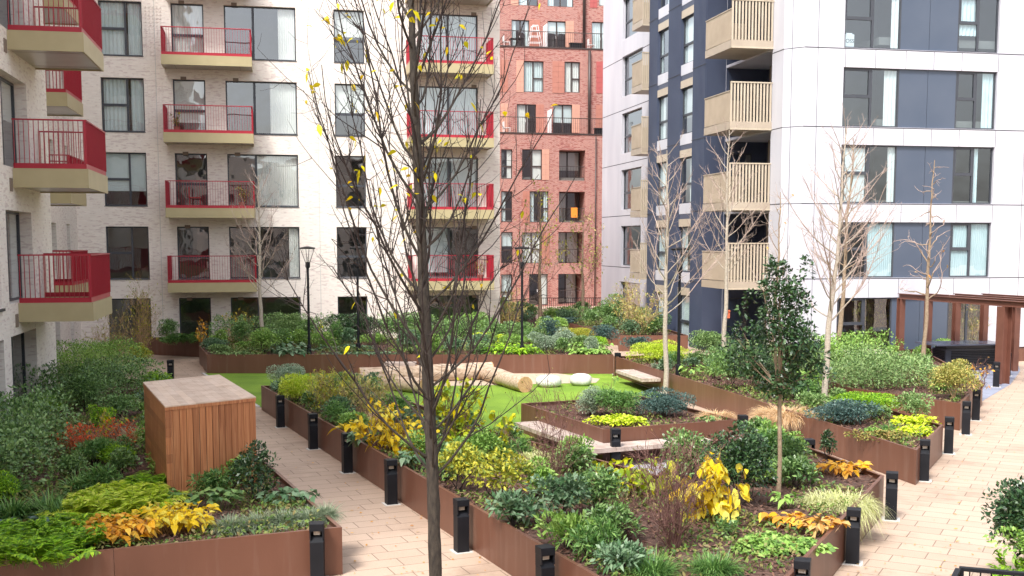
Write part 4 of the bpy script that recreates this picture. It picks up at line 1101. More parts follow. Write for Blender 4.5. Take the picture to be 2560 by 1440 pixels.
# ================================================================ railings near the camera and by the left building
def bar_railing(p0, p1, h, label, zb=0.0, pitch=.11):
    L = math.hypot(p1[0]-p0[0], p1[1]-p0[1]); d = ((p1[0]-p0[0])/L, (p1[1]-p0[1])/L); n_ = (-d[1], d[0])
    root = thing('railing', label, 'railing', (p0[0], p0[1], zb)); org = (p0[0], p0[1], zb)
    m = MB(); m.obox(p0, d, n_, 0, L, -.03, .03, zb+h-.045, zb+h); m.build('top_rail', M['black'], root, org, bevel=.006)
    m = MB(); m.obox(p0, d, n_, 0, L, -.012, .012, zb+.1, zb+.13)
    k = int(L/pitch)
    for i in range(1, k): m.obox(p0, d, n_, i*pitch-.007, i*pitch+.007, -.007, .007, zb+.13, zb+h-.045)
    m.build('bars', M['black'], root, org)
    for a in (0, L-.05):
        m = MB(); m.obox(p0, d, n_, a, a+.05, -.025, .025, zb, zb+h-.046); m.build('post', M['black'], root, org)
a = G(2398,1416,1.15); b_ = G(2620,1446,1.15)
bar_railing(a, (b_[0]+1.5, b_[1]-.35), 1.15, 'black metal railing across the bottom right corner')
a2 = (a[0]+R[0]*-3.2, a[1]+R[1]*-3.2)
bar_railing((a[0]-.035,a[1]-.06), a2, 1.15, 'black metal railing return running towards the camera')
bar_railing((-12.62,31.15), (-10.9,31.5), 1.1, 'dark railing between the left brick wall and the hedge', .0)
# bird box on a pale trunk
bx = G(1817,862,SOIL); zb_ = Z_at(795, bx[1]-.12)
m = MB(); m.box(bx[0]-.13, bx[0]+.05, bx[1]-.27, bx[1]-.10, zb_, zb_+.27)
root = thing('bird_box', 'orange bird box strapped to a pale bare trunk', 'bird box', (bx[0], bx[1]-.18, zb_)); org = (bx[0], bx[1]-.18, zb_)
m.build('box_body', M['birdbox'], root, org)
m = MB(); m.hexa([(bx[0]-.15,bx[1]-.31,zb_+.272),(bx[0]+.07,bx[1]-.31,zb_+.272),(bx[0]+.07,bx[1]-.09,zb_+.30),(bx[0]-.15,bx[1]-.09,zb_+.30),(bx[0]-.15,bx[1]-.31,zb_+.292),(bx[0]+.07,bx[1]-.31,zb_+.292),(bx[0]+.07,bx[1]-.09,zb_+.32),(bx[0]-.15,bx[1]-.09,zb_+.32)])
m.build('roof', M['birdbox'], root, org)
m = MB(); m.tube([(bx[0]-.04,bx[1]-.272,zb_+.18),(bx[0]-.04,bx[1]-.266,zb_+.18)], .022, 10); m.build('entrance_hole', M['black'], root, org)
# ================================================================ vegetation generators
ZH = np.array([0.,0.,1.])
def unit(a): return a/np.maximum(np.linalg.norm(a, axis=-1, keepdims=True), 1e-9)
def ribbons(B, Dr, L, Wd, droop, prof, R_, roll=.5, fold=0.0):
    """n leaf or blade strips as quads. B base (n,3), Dr direction (n,3), L, Wd, droop (n,)"""
    n = len(B); k = len(prof); Dr = unit(Dr)
    s = np.cross(Dr, ZH); bad = np.linalg.norm(s, axis=1) < 1e-3; s[bad] = (1,0,0); s = unit(s)
    up = np.cross(s, Dr); a = R_.uniform(-roll, roll, n)[:,None]
    side = s*np.cos(a)+up*np.sin(a); nrm = np.cross(side, Dr)
    V = np.zeros((n,k,2,3))
    for i, w in enumerate(prof):
        t = i/(k-1)
        p = B+Dr*(L*t)[:,None]; p[:,2] -= droop*L*t*t
        o = side*(Wd*w*.5)[:,None]; f = nrm*(Wd*w*fold)[:,None]
        V[:,i,0] = p-o+f; V[:,i,1] = p+o+f
    idx = np.arange(n)[:,None]*(2*k)
    q = np.concatenate([idx+np.array([[2*i,2*i+1,2*i+3,2*i+2]]) for i in range(k-1)], 0)
    return V.reshape(-1,3), q
def join(parts):
    Vs, Fs, o = [], [], 0
    for V, F in parts: Vs.append(V); Fs.append(F+o); o += len(V)
    return np.concatenate(Vs), np.concatenate(Fs)
OVAL = [.12,1.,.06]; OVAL4 = [.15,.9,.85,.05]; LANCE = [.3,1.,.05]; BLADE = [1.,.85,.6,.06]
def sph(R_, n):
    return unit(R_.normal(size=(n,3)))
def blob_leaves(C, RAD, n, L, Wd, R_, prof=OVAL, up=.35, rand=.75, droop=(.05,.4), inner=.25, zmin=None, jit=.3):
    """leaves over blobs: C (m,3) centres, RAD (m,3) radii"""
    wts = (RAD[:,0]*RAD[:,2]); wts = wts/wts.sum()
    b = R_.choice(len(C), n, p=wts); u = sph(R_, n); u[:,2] = np.where(u[:,2] < -.7, -u[:,2], u[:,2])
    r = R_.uniform(.82,1.06,n); ins = R_.random(n) < inner; r[ins] = R_.uniform(.35,.85, ins.sum())
    B = C[b]+u*RAD[b]*r[:,None]
    Dr = unit(u*.7+sph(R_,n)*rand+ZH*up)
    l = L*R_.uniform(1-jit,1+jit,n)
    if zmin is not None:
        k = B[:,2] > zmin; B, Dr, l = B[k], Dr[k], l[k]
    return ribbons(B, Dr, l, l*(Wd/L), R_.uniform(*droop, len(B)), prof, R_, 1.0, .06)
def ell_blobs(c, w, d, h, nb, R_, rb=(.34,.5)):
    u = sph(R_, nb); u[:,2] = u[:,2]*.9+.1; rr = R_.uniform(.25,.68,nb)[:,None]
    rad = R_.uniform(*rb, nb)[:,None]
    C = u*rr*np.array([w/2,d/2,h/2])+np.array(c)
    return C, rad*np.array([[w/2,d/2,h/2]])*np.ones((nb,1))
def stems(base, tips, r, R_, n=4):
    m = MB()
    for t in tips:
        a = np.array(base)+np.append(R_.uniform(-.05,.05,2), 0); b = np.array(t); mid = (a+b)/2+R_.uniform(-.06,.06,3)
        m.tube([tuple(a), tuple(mid), tuple(b)], [r, r*.75, r*.4], n, cap=False)
    return m
def spot(u0, u1, vt, vb, z=SOIL):
    u = (u0+u1)/2; x, y = G(u, vb, z); s = y/F_PX
    return x, y, z, (u1-u0)*s, max(.12, Z_at(vt, y)-z)
def plant(kind, u0, u1, vt, vb, mat, label, cat=None, z=SOIL, name=None, group=None, seed=None, **kw):
    x, y, z, w, h = spot(u0, u1, vt, vb, z)
    if kind == 'bush': w *= 1.22; h *= 1.12
    return plant_at(kind, x, y, z, w, h, mat, label, cat, name, group, seed, **kw)
NSEED = [100]; PLANTED = []
def plant_at(kind, x, y, z, w, h, mat, label, cat=None, name=None, group=None, seed=None, **kw):
    NSEED[0] += 1; R_ = np.random.default_rng(seed or NSEED[0]); org = (x,y,z)
    dn = {'bush':('shrub','shrub'),'fern':('fern','fern'),'hosta':('hosta_plant','plant'),'grass':('grass_tuft','grass tuft'),'cover':('ground_cover_plant','plant'),'twig':('bare_shrub','shrub'),'big':('flowering_shrub','shrub')}[kind]
    root = thing(name or dn[0], label, cat or dn[1], org, group)
    m2 = M[mat]; PLANTED.append((x,y,w*.5))
    if kind == 'bush':
        L = kw.get('leaf', .06); d = kw.get('d', .85)*w; nb = kw.get('nb', 12)
        C, RAD = ell_blobs((x,y,z+h*.5), w, d, h, nb, R_)
        n = int(kw.get('dens', 1.0)*1.5*min(5200, max(250, (w*h*2+w*d)*1.0/(L*L*kw.get('asp',.5))*1.15)))
        fo = blob_leaves(C, RAD, n, L, L*kw.get('asp',.5), R_, kw.get('prof',OVAL), kw.get('up',.35), kw.get('rand',.75), kw.get('droop',(.05,.4)), zmin=z+.01)
        np_mesh('foliage', *fo, m2, root, org)
        stems((x,y,z), C[:kw.get('ns',5)], .012, R_).build('stem', M[kw.get('bark','twig_dark')], root, org)
    elif kind == 'fern':
        nf = kw.get('n', 26); Lf = kw.get('L', max(w*.5, h*1.0)); parts = []; rb = MB()
        az = R_.uniform(0,6.283,nf); el = R_.uniform(.75,1.5,nf); ll = Lf*R_.uniform(.7,1.1,nf)
        sp_ = kw.get('spread', w*.3); bx_ = R_.uniform(-1,1,(nf,2))*sp_
        m = 24
        for i in range(nf):
            dr = np.array([math.cos(az[i])*math.cos(el[i]), math.sin(az[i])*math.cos(el[i]), math.sin(el[i])]); b = np.array([x+bx_[i,0],y+bx_[i,1],z])
            t = np.linspace(.12,1,m); P_ = b+dr*(ll[i]*t)[:,None]; P_[:,2] -= .45*ll[i]*t*t
            T = dr*ll[i]+ZH*(-.9*ll[i]*t)[:,None]; T = unit(T); sd = unit(np.cross(T, ZH))
            wl = ll[i]*.25*np.sin(np.clip(t*1.05,0,1)*math.pi*.92+.12)+.015
            for sg in (-1,1):
                dd = unit(sd*sg+T*.55+R_.normal(size=(m,3))*.12)
                parts.append(ribbons(P_, dd, wl, wl*.24, np.full(m,.3), LANCE, R_, .5))
            rb.tube([tuple(b), tuple(P_[m//2]), tuple(P_[-1])], [.005,.004,.002], 3, cap=False)
        np_mesh('foliage', *join(parts), m2, root, org)
        rb.build('stem', M[kw.get('bark','stem_green')], root, org)
    elif kind == 'hosta':
        n = kw.get('n', 50); L = kw.get('leaf', .2); d = kw.get('d', .7)*w
        q = sph(R_, n)[:,:2]*np.array([w*.5-L*.15, d*.5-L*.15])*(R_.random(n)**.35)[:,None]
        az = np.arctan2(q[:,1],q[:,0])+R_.normal(0,1.0,n); el = R_.uniform(-.1,.65,n)
        B = np.stack([x+q[:,0], y+q[:,1], z+h*R_.uniform(.35,.8,n)], 1)
        Dr = np.stack([np.cos(az)*np.cos(el), np.sin(az)*np.cos(el), np.sin(el)], 1); l = L*R_.uniform(.65,1.15,n)
        np_mesh('foliage', *ribbons(B, Dr, l, l*kw.get('asp',.62), R_.uniform(.3,.9,n), [.1,.85,1.,.6,.04], R_, .6, .10), m2, root, org)
        m = MB()
        for i in range(0, n, 2): m.tube([(x+q[i,0]*.6, y+q[i,1]*.6, z), tuple(B[i])], [.006,.004], 3, cap=False)
        m.build('stem', M[kw.get('bark','stem_green')], root, org)
    elif kind == 'grass':
        n = kw.get('n', 500); L = kw.get('L', h*1.5); d = kw.get('d', .8)*w
        q = sph(R_, n)[:,:2]*np.sqrt(R_.random(n))[:,None]; az = np.arctan2(q[:,1],q[:,0])+R_.normal(0,kw.get('swirl',.5),n)
        el = R_.uniform(*kw.get('el',(.6,1.45)), n)
        B = np.stack([x+q[:,0]*w*kw.get('base',.22), y+q[:,1]*d*kw.get('base',.22), np.full(n,z)], 1)
        Dr = np.stack([np.cos(az)*np.cos(el), np.sin(az)*np.cos(el), np.sin(el)], 1); l = L*R_.uniform(.6,1.1,n)
        np_mesh('blades', *ribbons(B, Dr, l, np.full(n,kw.get('bw',.011)), R_.uniform(*kw.get('droop',(.3,.9)),n), BLADE, R_, .4), m2, root, org)
    elif kind == 'cover':
        n = kw.get('n', 700); L = kw.get('leaf', .08); d = kw.get('d', .7)*w
        q = sph(R_, n)[:,:2]*np.sqrt(R_.random(n))[:,None]
        edge = 1+.18*np.sin(3*np.arctan2(q[:,1],q[:,0])+NSEED[0])
        X = x+q[:,0]*w*.5*edge; Y_ = y+q[:,1]*d*.5*edge; rr = np.hypot(q[:,0],q[:,1])
        Zz = z+h*(.35+.65*R_.random(n))*(1-.6*rr**3)*(.75+.25*np.sin(X*7+1.3)*np.cos(Y_*6))
        az = R_.uniform(0,6.283,n); el = R_.uniform(-.2,.6,n); l = L*R_.uniform(.6,1.2,n)
        Dr = np.stack([np.cos(az)*np.cos(el), np.sin(az)*np.cos(el), np.sin(el)], 1)
        np_mesh('foliage', *ribbons(np.stack([X,Y_,Zz],1), Dr, l, l*kw.get('asp',.7), R_.uniform(.1,.6,n), kw.get('prof',OVAL4), R_, .8, .08), m2, root, org)
    elif kind in ('twig','big'):
        ns = kw.get('ns', 16); m = MB(); tips = []
        for i in range(ns):
            az = R_.uniform(0,6.283); rr = R_.random()**.6; tgt = np.array([x+math.cos(az)*rr*w*.58, y+math.sin(az)*rr*w*.5, z+h*(1-.35*rr*rr)*R_.uniform(.75,1.05)])
            b = np.array([x+math.cos(az)*.06*w, y+math.sin(az)*.06*w, z]); pts = []
            for j in range(6):
                t = j/5; p = b+(tgt-b)*np.array([t**.85,t**.85,t]); p = p+R_.normal(0,.02*h,3)*(0<j)
                pts.append(tuple(p))
            r0 = kw.get('r', .010); m.tube(pts, [r0*(1-.8*j/5) for j in range(6)], 4, cap=False)
            for j in range(kw.get('nt', 9)):
                q = R_.integers(1,6); p = np.array(pts[q]); dd = np.array(pts[q])-np.array(pts[q-1]); dd = unit(dd+sph(R_,1)[0]*np.linalg.norm(dd)*.75)
                ln = h*R_.uniform(.10,.28); e = p+dd*ln; mid = p+dd*ln*.5+R_.normal(0,.015,3); e = e+np.array([0,0,ln*.15])
                m.tube([tuple(p),tuple(mid),tuple(e)], [r0*.42,r0*.34,r0*.22], 3, cap=False); tips.append(e); tips.append(mid)
                for k_ in range(2):
                    e2 = mid+unit(dd+sph(R_,1)[0]*.8)*ln*.55; m.tube([tuple(mid),tuple(e2)], [r0*.28,r0*.18], 3, cap=False); tips.append(e2)
        m.build('branches', M[kw.get('bark','twig_red')], root, org)
        nl = kw.get('n', 60)
        if nl:
            tips = np.array(tips); k_ = R_.integers(0,len(tips),nl); L = kw.get('leaf', .05)
            B = tips[k_]+R_.normal(0,.02,(nl,3)); Dr = unit(sph(R_,nl)*.8+ZH*kw.get('lup',-.1)); l = L*R_.uniform(.6,1.2,nl)
            np_mesh('foliage', *ribbons(B, Dr, l, l*kw.get('asp',.6), R_.uniform(.2,.8,nl), OVAL4, R_, 1.0, .08), m2, root, org)
    return root
def hedge(pts, wd, h, mat, label, z=SOIL, leaf=.075, dens=1.0, asp=.5, cat='hedge', name='hedge', seed=None, lump=.25, step=.5, group=None, droop=(.05,.4)):
    NSEED[0] += 1; R_ = np.random.default_rng(seed or NSEED[0]); C = []; RAD = []; tot = 0
    for (x0,y0),(x1,y1) in zip(pts[:-1], pts[1:]):
        L = math.hypot(x1-x0,y1-y0); tot += L; nx, ny = -(y1-y0)/L, (x1-x0)/L
        for i in range(max(1,int(L/step))):
            t = (i+.5)*step/L
            for k in range(3):
                o = (k-1)*wd*.3+R_.uniform(-.1,.1)*wd; hh = h*(1+R_.uniform(-lump,lump*.5))
                C.append((x0+(x1-x0)*t+nx*o+R_.uniform(-.1,.1), y0+(y1-y0)*t+ny*o+R_.uniform(-.1,.1), z+hh*.48)); RAD.append((step*.62, wd*.36, hh*.52) if abs(x1-x0) > abs(y1-y0) else (wd*.36, step*.62, hh*.52))
    PLANTED.extend((c[0],c[1],wd*.3) for c in C)
    C = np.array(C); RAD = np.array(RAD); mid = pts[len(pts)//2]; org = (mid[0],mid[1],z)
    root = thing(name, label, cat, org, group)
    n = int(min(24000, 1.5*dens*tot*(2*h+wd)/(leaf*leaf*asp)*1.05))
    np_mesh('foliage', *blob_leaves(C, RAD, n, leaf, leaf*asp, R_, OVAL, .4, .75, droop, .18, z+.01), M[mat], root, org)
    m = MB()
    for c in C[1::max(4,len(C)//4)]: m.tube([(c[0],c[1],z),(c[0]+R_.uniform(-.1,.1),c[1]+R_.uniform(-.1,.1),z+h*.6)], [.014,.006], 4, cap=False)
    m.build('stem', M['twig_dark'], root, org)
    return root

# ---------------------------------------------------------------- trees
def grow_tree(name, label, base, trunk, rad, spec, bark, twig, R_, leaves=None, group=None, cat='tree'):
    """trunk: list of 3d points; spec: dict(n, h0, len(t), ang0, up, sub, tw, r)"""
    org = tuple(base); root = thing(name, label, cat, org, group)
    T = np.array(trunk, dtype=float); seg = np.linalg.norm(np.diff(T, axis=0), axis=1); cum = np.concatenate([[0],np.cumsum(seg)]); tot = cum[-1]
    def at(s):
        i = min(len(seg)-1, int(np.searchsorted(cum, s, 'right')-1)); t = (s-cum[i])/seg[i]
        return T[i]+(T[i+1]-T[i])*t, rad[i]+(rad[i+1]-rad[i])*t
    tm = MB()
    n_ = spec.get('tsides', 10); ss = np.linspace(0, tot, spec.get('tsegs', 26)); pts = []; rr = []
    for q in ss:
        p, r = at(q); pts.append(tuple(p+R_.normal(0, spec.get('wob',.006), 3)*np.array([1,1,0]))); rr.append(r*(1+R_.uniform(-.06,.08)))
    tm.tube(pts, rr, n_, cap=False)
    cm = MB(); tips = []; prim = []
    N = spec['n']
    for i in range(N):
        f = spec['h0']+(1-spec['h0'])*max(0,(i+R_.uniform(-.3,.3))/N)**spec.get('bias',1.0); f = min(.985, max(spec['h0'], f))
        p, r = at(f*tot); az = i*2.399+R_.uniform(-.5,.5); a = spec['ang0']*R_.uniform(.8,1.15)
        if 'azf' in spec: az = spec['azf'](i, f, az)
        d = np.array([math.sin(a)*math.cos(az), math.sin(a)*math.sin(az), math.cos(a)])
        L = spec['len'](f)*R_.uniform(.75,1.2); k = 9; P_ = [p]; cur = p.copy()
        wig = spec.get('wig', .10); up = spec['up']
        for j in range(k):
            d = unit(d+ZH*up*(1.5 if j < 4 else .6)+R_.normal(0,wig,3)); cur = cur+d*L/k; P_.append(cur)
        r0 = min(r*.62, spec['r']*(.55+.6*L/ max(spec['len'](.3),.1)))
        R0 = [r0*(1-.82*j/k)+.0016 for j in range(k+1)]
        tm.tube([tuple(q) for q in P_[:4]], R0[:4], 6, cap=False); cm.tube([tuple(q) for q in P_[3:]], R0[3:], 5, cap=False)
        ns = max(2, int(spec['sub']*L*R_.uniform(.8,1.2)))
        for s_ in range(ns):
            j = int(R_.integers(2, k)); b = np.array(P_[j]); dd = np.array(P_[j+1])-b; dl = np.linalg.norm(dd)
            sd = unit(dd/dl+sph(R_,1)[0]*spec.get('sa', .75)); ln = L*R_.uniform(.16,.42)*(1.15-j/k*.6); Q = [b]; c2 = b.copy()
            for q in range(4):
                sd = unit(sd+ZH*up*.7+R_.normal(0,wig*1.2,3)); c2 = c2+sd*ln/4; Q.append(c2)
            r1 = R0[j]*.5+.0008
            cm.tube([tuple(q) for q in Q], [r1*(1-.7*q/4)+.0012 for q in range(5)], 4, cap=False); tips.append(Q[-1])
            for t_ in range(spec['tw']):
                jj = int(R_.integers(1,5)); td = unit(Q[jj]-Q[jj-1]+sph(R_,1)[0]*dl*.9+ZH*.02); l3 = ln*R_.uniform(.2,.5)
                e = Q[jj]+td*l3*.5+R_.normal(0,.008,3); e2 = e+unit(td+ZH*.35)*l3*.5
                cm.tube([tuple(Q[jj]),tuple(e),tuple(e2)], [r1*.45+.0008,r1*.35+.0007,.0012], 3, cap=False); tips.append(e2); tips.append(e)
        tips.append(P_[-1])
    tr = tm.build('trunk', M[bark], root, org, smooth=True)
    if spec.get('split'): pass
    cm.build('crown', M[twig], root, org)
    tips = np.array(tips)
    if leaves:
        B, n, L, mat = tips, leaves['n'], leaves['L'], leaves['mat']
        w = np.ones(len(B)) if 'w' not in leaves else leaves['w'](B); w = w/w.sum()
        k = R_.choice(len(B), n, p=w); b = B[k]+R_.normal(0,leaves.get('sp',.02),(n,3)); l = L*R_.uniform(.6,1.15,n)
        Dr = unit(sph(R_,n)*.8+ZH*leaves.get('up',-.15))
        np_mesh('leaves', *ribbons(b, Dr, l, l*leaves.get('asp',.55), R_.uniform(.1,.6,n), [.1,.8,1.,.55,.04], R_, 1.2, .10), M[mat], root, org)
    return root

# ---------------------------------------------------------------- foliage colours
def sat(c, k=1.06):
    l = .3*c[0]+.6*c[1]+.1*c[2]; return tuple(max(.004, l+(q-l)*k) for q in c)
GAIN = dict(dark=2.75, holly=1.4, mid=1.8, pale=1.25, blue=1.5, bluedark=1.6, fern=1.5, strap=1.8, silver=1.7, bluegrass=1.5, olive=1.8, olivey=1.4, lime=1.1, fernyel=1.3)
def LF(k, *c, **kw): g = GAIN.get(k, 1.0); M[k] = mat_leaf('leaf_'+k, [sat(tuple(min(.85, q*g) for q in e)) for e in c], **kw)
LF('dark', (.026,.052,.018), (.042,.08,.026), (.07,.12,.038), (.10,.155,.055), rough=.33, spec=.6)
LF('holly', (.012,.032,.014), (.02,.048,.02), (.035,.075,.028), (.05,.09,.035), rough=.32, spec=.5, trans=.12)
LF('mid', (.06,.115,.03), (.10,.18,.04), (.15,.25,.055), (.20,.29,.085))
LF('pale', (.07,.13,.045), (.125,.21,.07), (.18,.28,.10), (.25,.34,.14))
LF('blue', (.065,.125,.065), (.11,.18,.10), (.17,.24,.15), (.045,.095,.04), rough=.4)
LF('bluedark', (.025,.055,.05), (.045,.085,.075), (.075,.12,.105), rough=.4)
LF('fern', (.13,.26,.025), (.21,.38,.035), (.32,.47,.05), (.08,.17,.025), trans=.35)
LF('fernyel', (.36,.47,.04), (.48,.57,.07), (.24,.37,.03), (.56,.60,.12), trans=.35)
LF('lime', (.46,.58,.03), (.58,.68,.06), (.36,.50,.03), (.66,.70,.13), trans=.3)
LF('yellow', (.80,.57,.03), (.82,.64,.07), (.74,.50,.03), (.72,.66,.13), trans=.35)
LF('yelgrn', (.55,.56,.03), (.40,.48,.04), (.70,.62,.05), (.25,.36,.04), trans=.35)
LF('amber', (.80,.46,.04), (.72,.36,.04), (.60,.27,.05), (.82,.55,.10), trans=.3)
LF('orange', (.66,.30,.04), (.72,.42,.08), (.55,.24,.05), (.60,.40,.16), trans=.25)
LF('olive', (.16,.17,.045), (.25,.25,.07), (.10,.12,.035), (.33,.28,.10))
LF('olivey', (.36,.36,.05), (.22,.26,.05), (.46,.40,.06), (.13,.18,.04))
LF('strap', (.03,.075,.02), (.05,.11,.03), (.08,.16,.045), (.12,.2,.06), rough=.4)
LF('bluegrass', (.14,.19,.12), (.20,.25,.16), (.09,.13,.085), (.27,.30,.21))
LF('straw', (.62,.42,.22), (.70,.50,.29), (.52,.33,.17), (.74,.58,.38), trans=.2)
LF('palegrass', (.52,.55,.22), (.62,.63,.32), (.42,.47,.17), (.70,.69,.42), trans=.2)
LF('redseed', (.75,.10,.03), (.80,.18,.05), (.60,.07,.03), (.42,.14,.07))
LF('treeyel', (.66,.56,.02), (.74,.62,.03), (.52,.50,.03), (.70,.50,.03), trans=.4)
LF('mixed', (.30,.20,.07), (.20,.24,.05), (.42,.30,.12), (.12,.18,.04))
LF('silver', (.14,.19,.13), (.20,.26,.18), (.09,.13,.085), (.27,.32,.23))
M['stem_green'] = mat_noise('green_stems', (.12,.18,.05), (.2,.24,.08), .7, 5)
M['stem_straw'] = mat_noise('dry_stems', (.42,.28,.15), (.55,.38,.22), .85, 5)
# ================================================================ planting
# ---- left bed
plant('fern', -40, 190, 1290, 1386, 'fern', 'bright green feathery fern in the bottom left corner', n=320, spread=.75, L=.68)
plant('hosta', -10, 130, 1285, 1345, 'bluedark', 'dark glossy large leaved plant behind the corner fern', n=26, leaf=.2)
plant('fern', 190, 410, 1165, 1290, 'fernyel', 'yellow green feathery fern in front of the cedar box', n=260, spread=.55, L=.74)
plant('fern', 330, 420, 1150, 1235, 'fern', 'mid green fern tucked against the cedar box corner', n=80, spread=.25, L=.6)
plant('hosta', 170, 400, 1285, 1358, 'amber', 'orange yellow hosta drift spilling over the front of the left planter', n=330, leaf=.15, d=.72, bark='stem_straw')
plant('hosta', 330, 545, 1255, 1325, 'yellow', 'golden yellow hosta drift beside the blue grey grass tufts', n=280, leaf=.15, d=.9, bark='stem_straw')
plant('hosta', 375, 500, 1215, 1275, 'dark', 'dark green hosta at the foot of the cedar box', n=44, leaf=.19)
plant('hosta', 480, 610, 1215, 1275, 'dark', 'dark green hosta between the cedar box and the small holly', n=48, leaf=.19)
plant('hosta', 640, 800, 1215, 1262, 'blue', 'blue green hosta at the path side right of the small holly', n=80, leaf=.17)
plant('bush', 580, 690, 1118, 1255, 'holly', 'small upright dark holly bush in front of the cedar box', leaf=.062, nb=16, d=.9, up=.5, dens=.75)
gt = 'blue grey grass tufts along the front of the left planter'
for i, (a, b, vt, vb) in enumerate(((530,625,1278,1332),(600,690,1276,1322),(665,755,1274,1316),(730,815,1270,1309),(775,850,1262,1300))):
    plant('grass', a, b, vt, vb, 'bluegrass', ['leftmost blue grey grass tuft beside the golden hosta','second blue grey grass tuft from the golden hosta','middle one of the five blue grey grass tufts','blue grey grass tuft just left of the front bollard','blue grey grass tuft in the planter corner behind the front bollard'][i], n=1000, L=.46, group=gt, bw=.010)
for i, (a, b, vt, vb) in enumerate(((-20,90,1210,1300),(60,190,1180,1290),(90,215,1225,1305),(150,250,1150,1235),(-30,70,1160,1240))):
    plant('grass', a, b, vt, vb, 'strap', ['strappy dark green clump at the left edge behind the corner fern','strappy dark green clump left of the yellow green fern','low strappy clump just behind the corner fern','strappy clump between the laurel hedge and the yellow green fern','strappy clump at the left edge under the laurel hedge'][i], n=420, L=.62, bw=.03, cat='plant', name='strap_leaf_plant', group='strappy dark green clumps')
hedge([(-8.6,18.2),(-9.4,20.8),(-10.2,23.2),(-10.7,25.2)], 1.7, .95, 'dark', 'long glossy laurel hedge running along the left brick wall', leaf=.085, dens=.9, step=.45)
plant('bush', 165, 262, 928, 1030, 'dark', 'round dark green bush at the end of the laurel hedge', leaf=.07)
hedge([(-11.7,28.0),(-10.8,30.0),(-10.3,31.4)], 1.9, 1.0, 'dark', 'broad dark green bush mass behind the cedar box', leaf=.08, dens=1.1, step=.45)
plant('bush', 255, 360, 990, 1045, 'dark', 'low dark bush beside the red seed heads', leaf=.06)
plant('bush', 222, 288, 1090, 1150, 'mid', 'small green bush left of the pair near the cedar box', leaf=.05, nb=9)
plant('bush', 278, 345, 1096, 1155, 'dark', 'small dark bush right of the pair near the cedar box', leaf=.05, nb=9)
plant('bush', 140, 225, 1140, 1200, 'dark', 'low dark bush between the laurel hedge and the fern', leaf=.06, nb=9)
plant('twig', 155, 262, 1065, 1135, 'redseed', 'dry brown clump topped with red seed heads', n=900, leaf=.06, ns=30, r=.006, bark='stem_straw', lup=.5)
plant('twig', 250, 350, 1058, 1118, 'redseed', 'dry clump with scattered red seed heads nearest the cedar box', n=520, leaf=.06, ns=22, r=.006, bark='stem_straw', lup=.5)
plant('big', 215, 310, 1035, 1095, 'yelgrn', 'small yellow leaved shrub behind the red seed heads', n=90, leaf=.1, ns=8, bark='stem_straw')
plant('grass', 318, 365, 1015, 1105, 'palegrass', 'pale feathery grass against the cedar box side', n=420, L=.75, bw=.008)
hedge([(-14.6,36.0),(-14.3,38.5),(-14.1,41.4)], 2.0, 1.3, 'mid', 'tall mid green shrub mass at the foot of the left building', leaf=.08, dens=.85, z=.0, asp=.45, step=.5)
plant('twig', 232, 335, 790, 915, 'olive', 'tall wispy brown shrub in front of the left building', z=.0, n=900, leaf=.06, ns=26, r=.010, bark='stem_straw', cat='shrub')
plant('twig', 300, 400, 712, 905, 'olivey', 'tallest wispy shrub with thin olive leaves beside the left balconies', z=.0, n=900, leaf=.06, ns=24, r=.010, bark='stem_straw')
plant('bush', 315, 385, 865, 918, 'olivey', 'yellowing low shrub at the end of the left path', z=.0, leaf=.06, dens=.7)
# ---- far bed along the lawn
hedge([(-12.3,46.6),(-9.2,47.0),(-6.4,47.7)], 1.0, 1.1, 'dark', 'clipped dark hedge under the windows at the far corner', leaf=.08, step=.5, dens=.8)
hedge([(-6.2,47.7),(-3.0,48.2),(-.3,48.6)], 1.0, 1.0, 'dark', 'clipped dark hedge behind the near tree along the cream building', leaf=.08, step=.5, dens=.8)
plant('fern', 395, 510, 805, 860, 'strap', 'spreading dark juniper in the small far planter', n=60, spread=.7, L=.8, cat='shrub', name='juniper')
plant('bush', 395, 450, 800, 850, 'dark', 'dark shrub at the left end of the small far planter', leaf=.08, nb=8)
plant('big', 540, 650, 785, 852, 'yellow', 'yellow leaved shrub in front of the clipped dark hedge', n=260, leaf=.10, ns=16, bark='stem_straw')
plant('big', 488, 520, 795, 862, 'amber', 'slim upright plant with orange yellow leaves at the planter end', n=90, leaf=.1, ns=4, bark='stem_straw')
plant('bush', 660, 775, 785, 858, 'pale', 'large rounded grey green shrub behind the lamp post', leaf=.06, nb=16)
plant('bush', 668, 748, 836, 868, 'fern', 'bright green rounded mound right of the pale trunk', leaf=.05)
plant('bush', 500, 575, 848, 875, 'blue', 'blue green low shrub at the corner of the far planter', leaf=.06)
plant('bush', 590, 640, 852, 876, 'mid', 'low green plant left of the pale trunk', leaf=.06)
plant('cover', 515, 700, 868, 879, 'pale', 'pale trailing ground cover along the left rim of the far planter', n=700, leaf=.08, d=.3)
plant('hosta', 665, 770, 850, 880, 'blue', 'large blue green hosta draping over the far planter rim', n=46, leaf=.28, d=.5)
plant('twig', 560, 650, 825, 862, 'straw', 'straw coloured seed stems below the yellow leaved shrub', n=240, leaf=.05, ns=22, r=.006, bark='stem_straw', lup=.6)
plant('cover', 780, 960, 858, 879, 'blue', 'low blue green leaves along the far planter right of the lamp post', n=600, leaf=.13, d=.25)
plant('big', 780, 850, 815, 860, 'yelgrn', 'small yellowing shrub right of the far left lamp post', n=140, leaf=.1, ns=10)
plant('bush', 820, 950, 790, 855, 'holly', 'dark bush behind the left branches of the near tree', leaf=.07)
plant('cover', 960, 1150, 862, 879, 'mid', 'low green leaves along the far planter behind the logs', n=600, leaf=.11, d=.25)
plant('bush', 940, 1080, 775, 850, 'dark', 'dark bush directly behind the near tree trunk', leaf=.08)
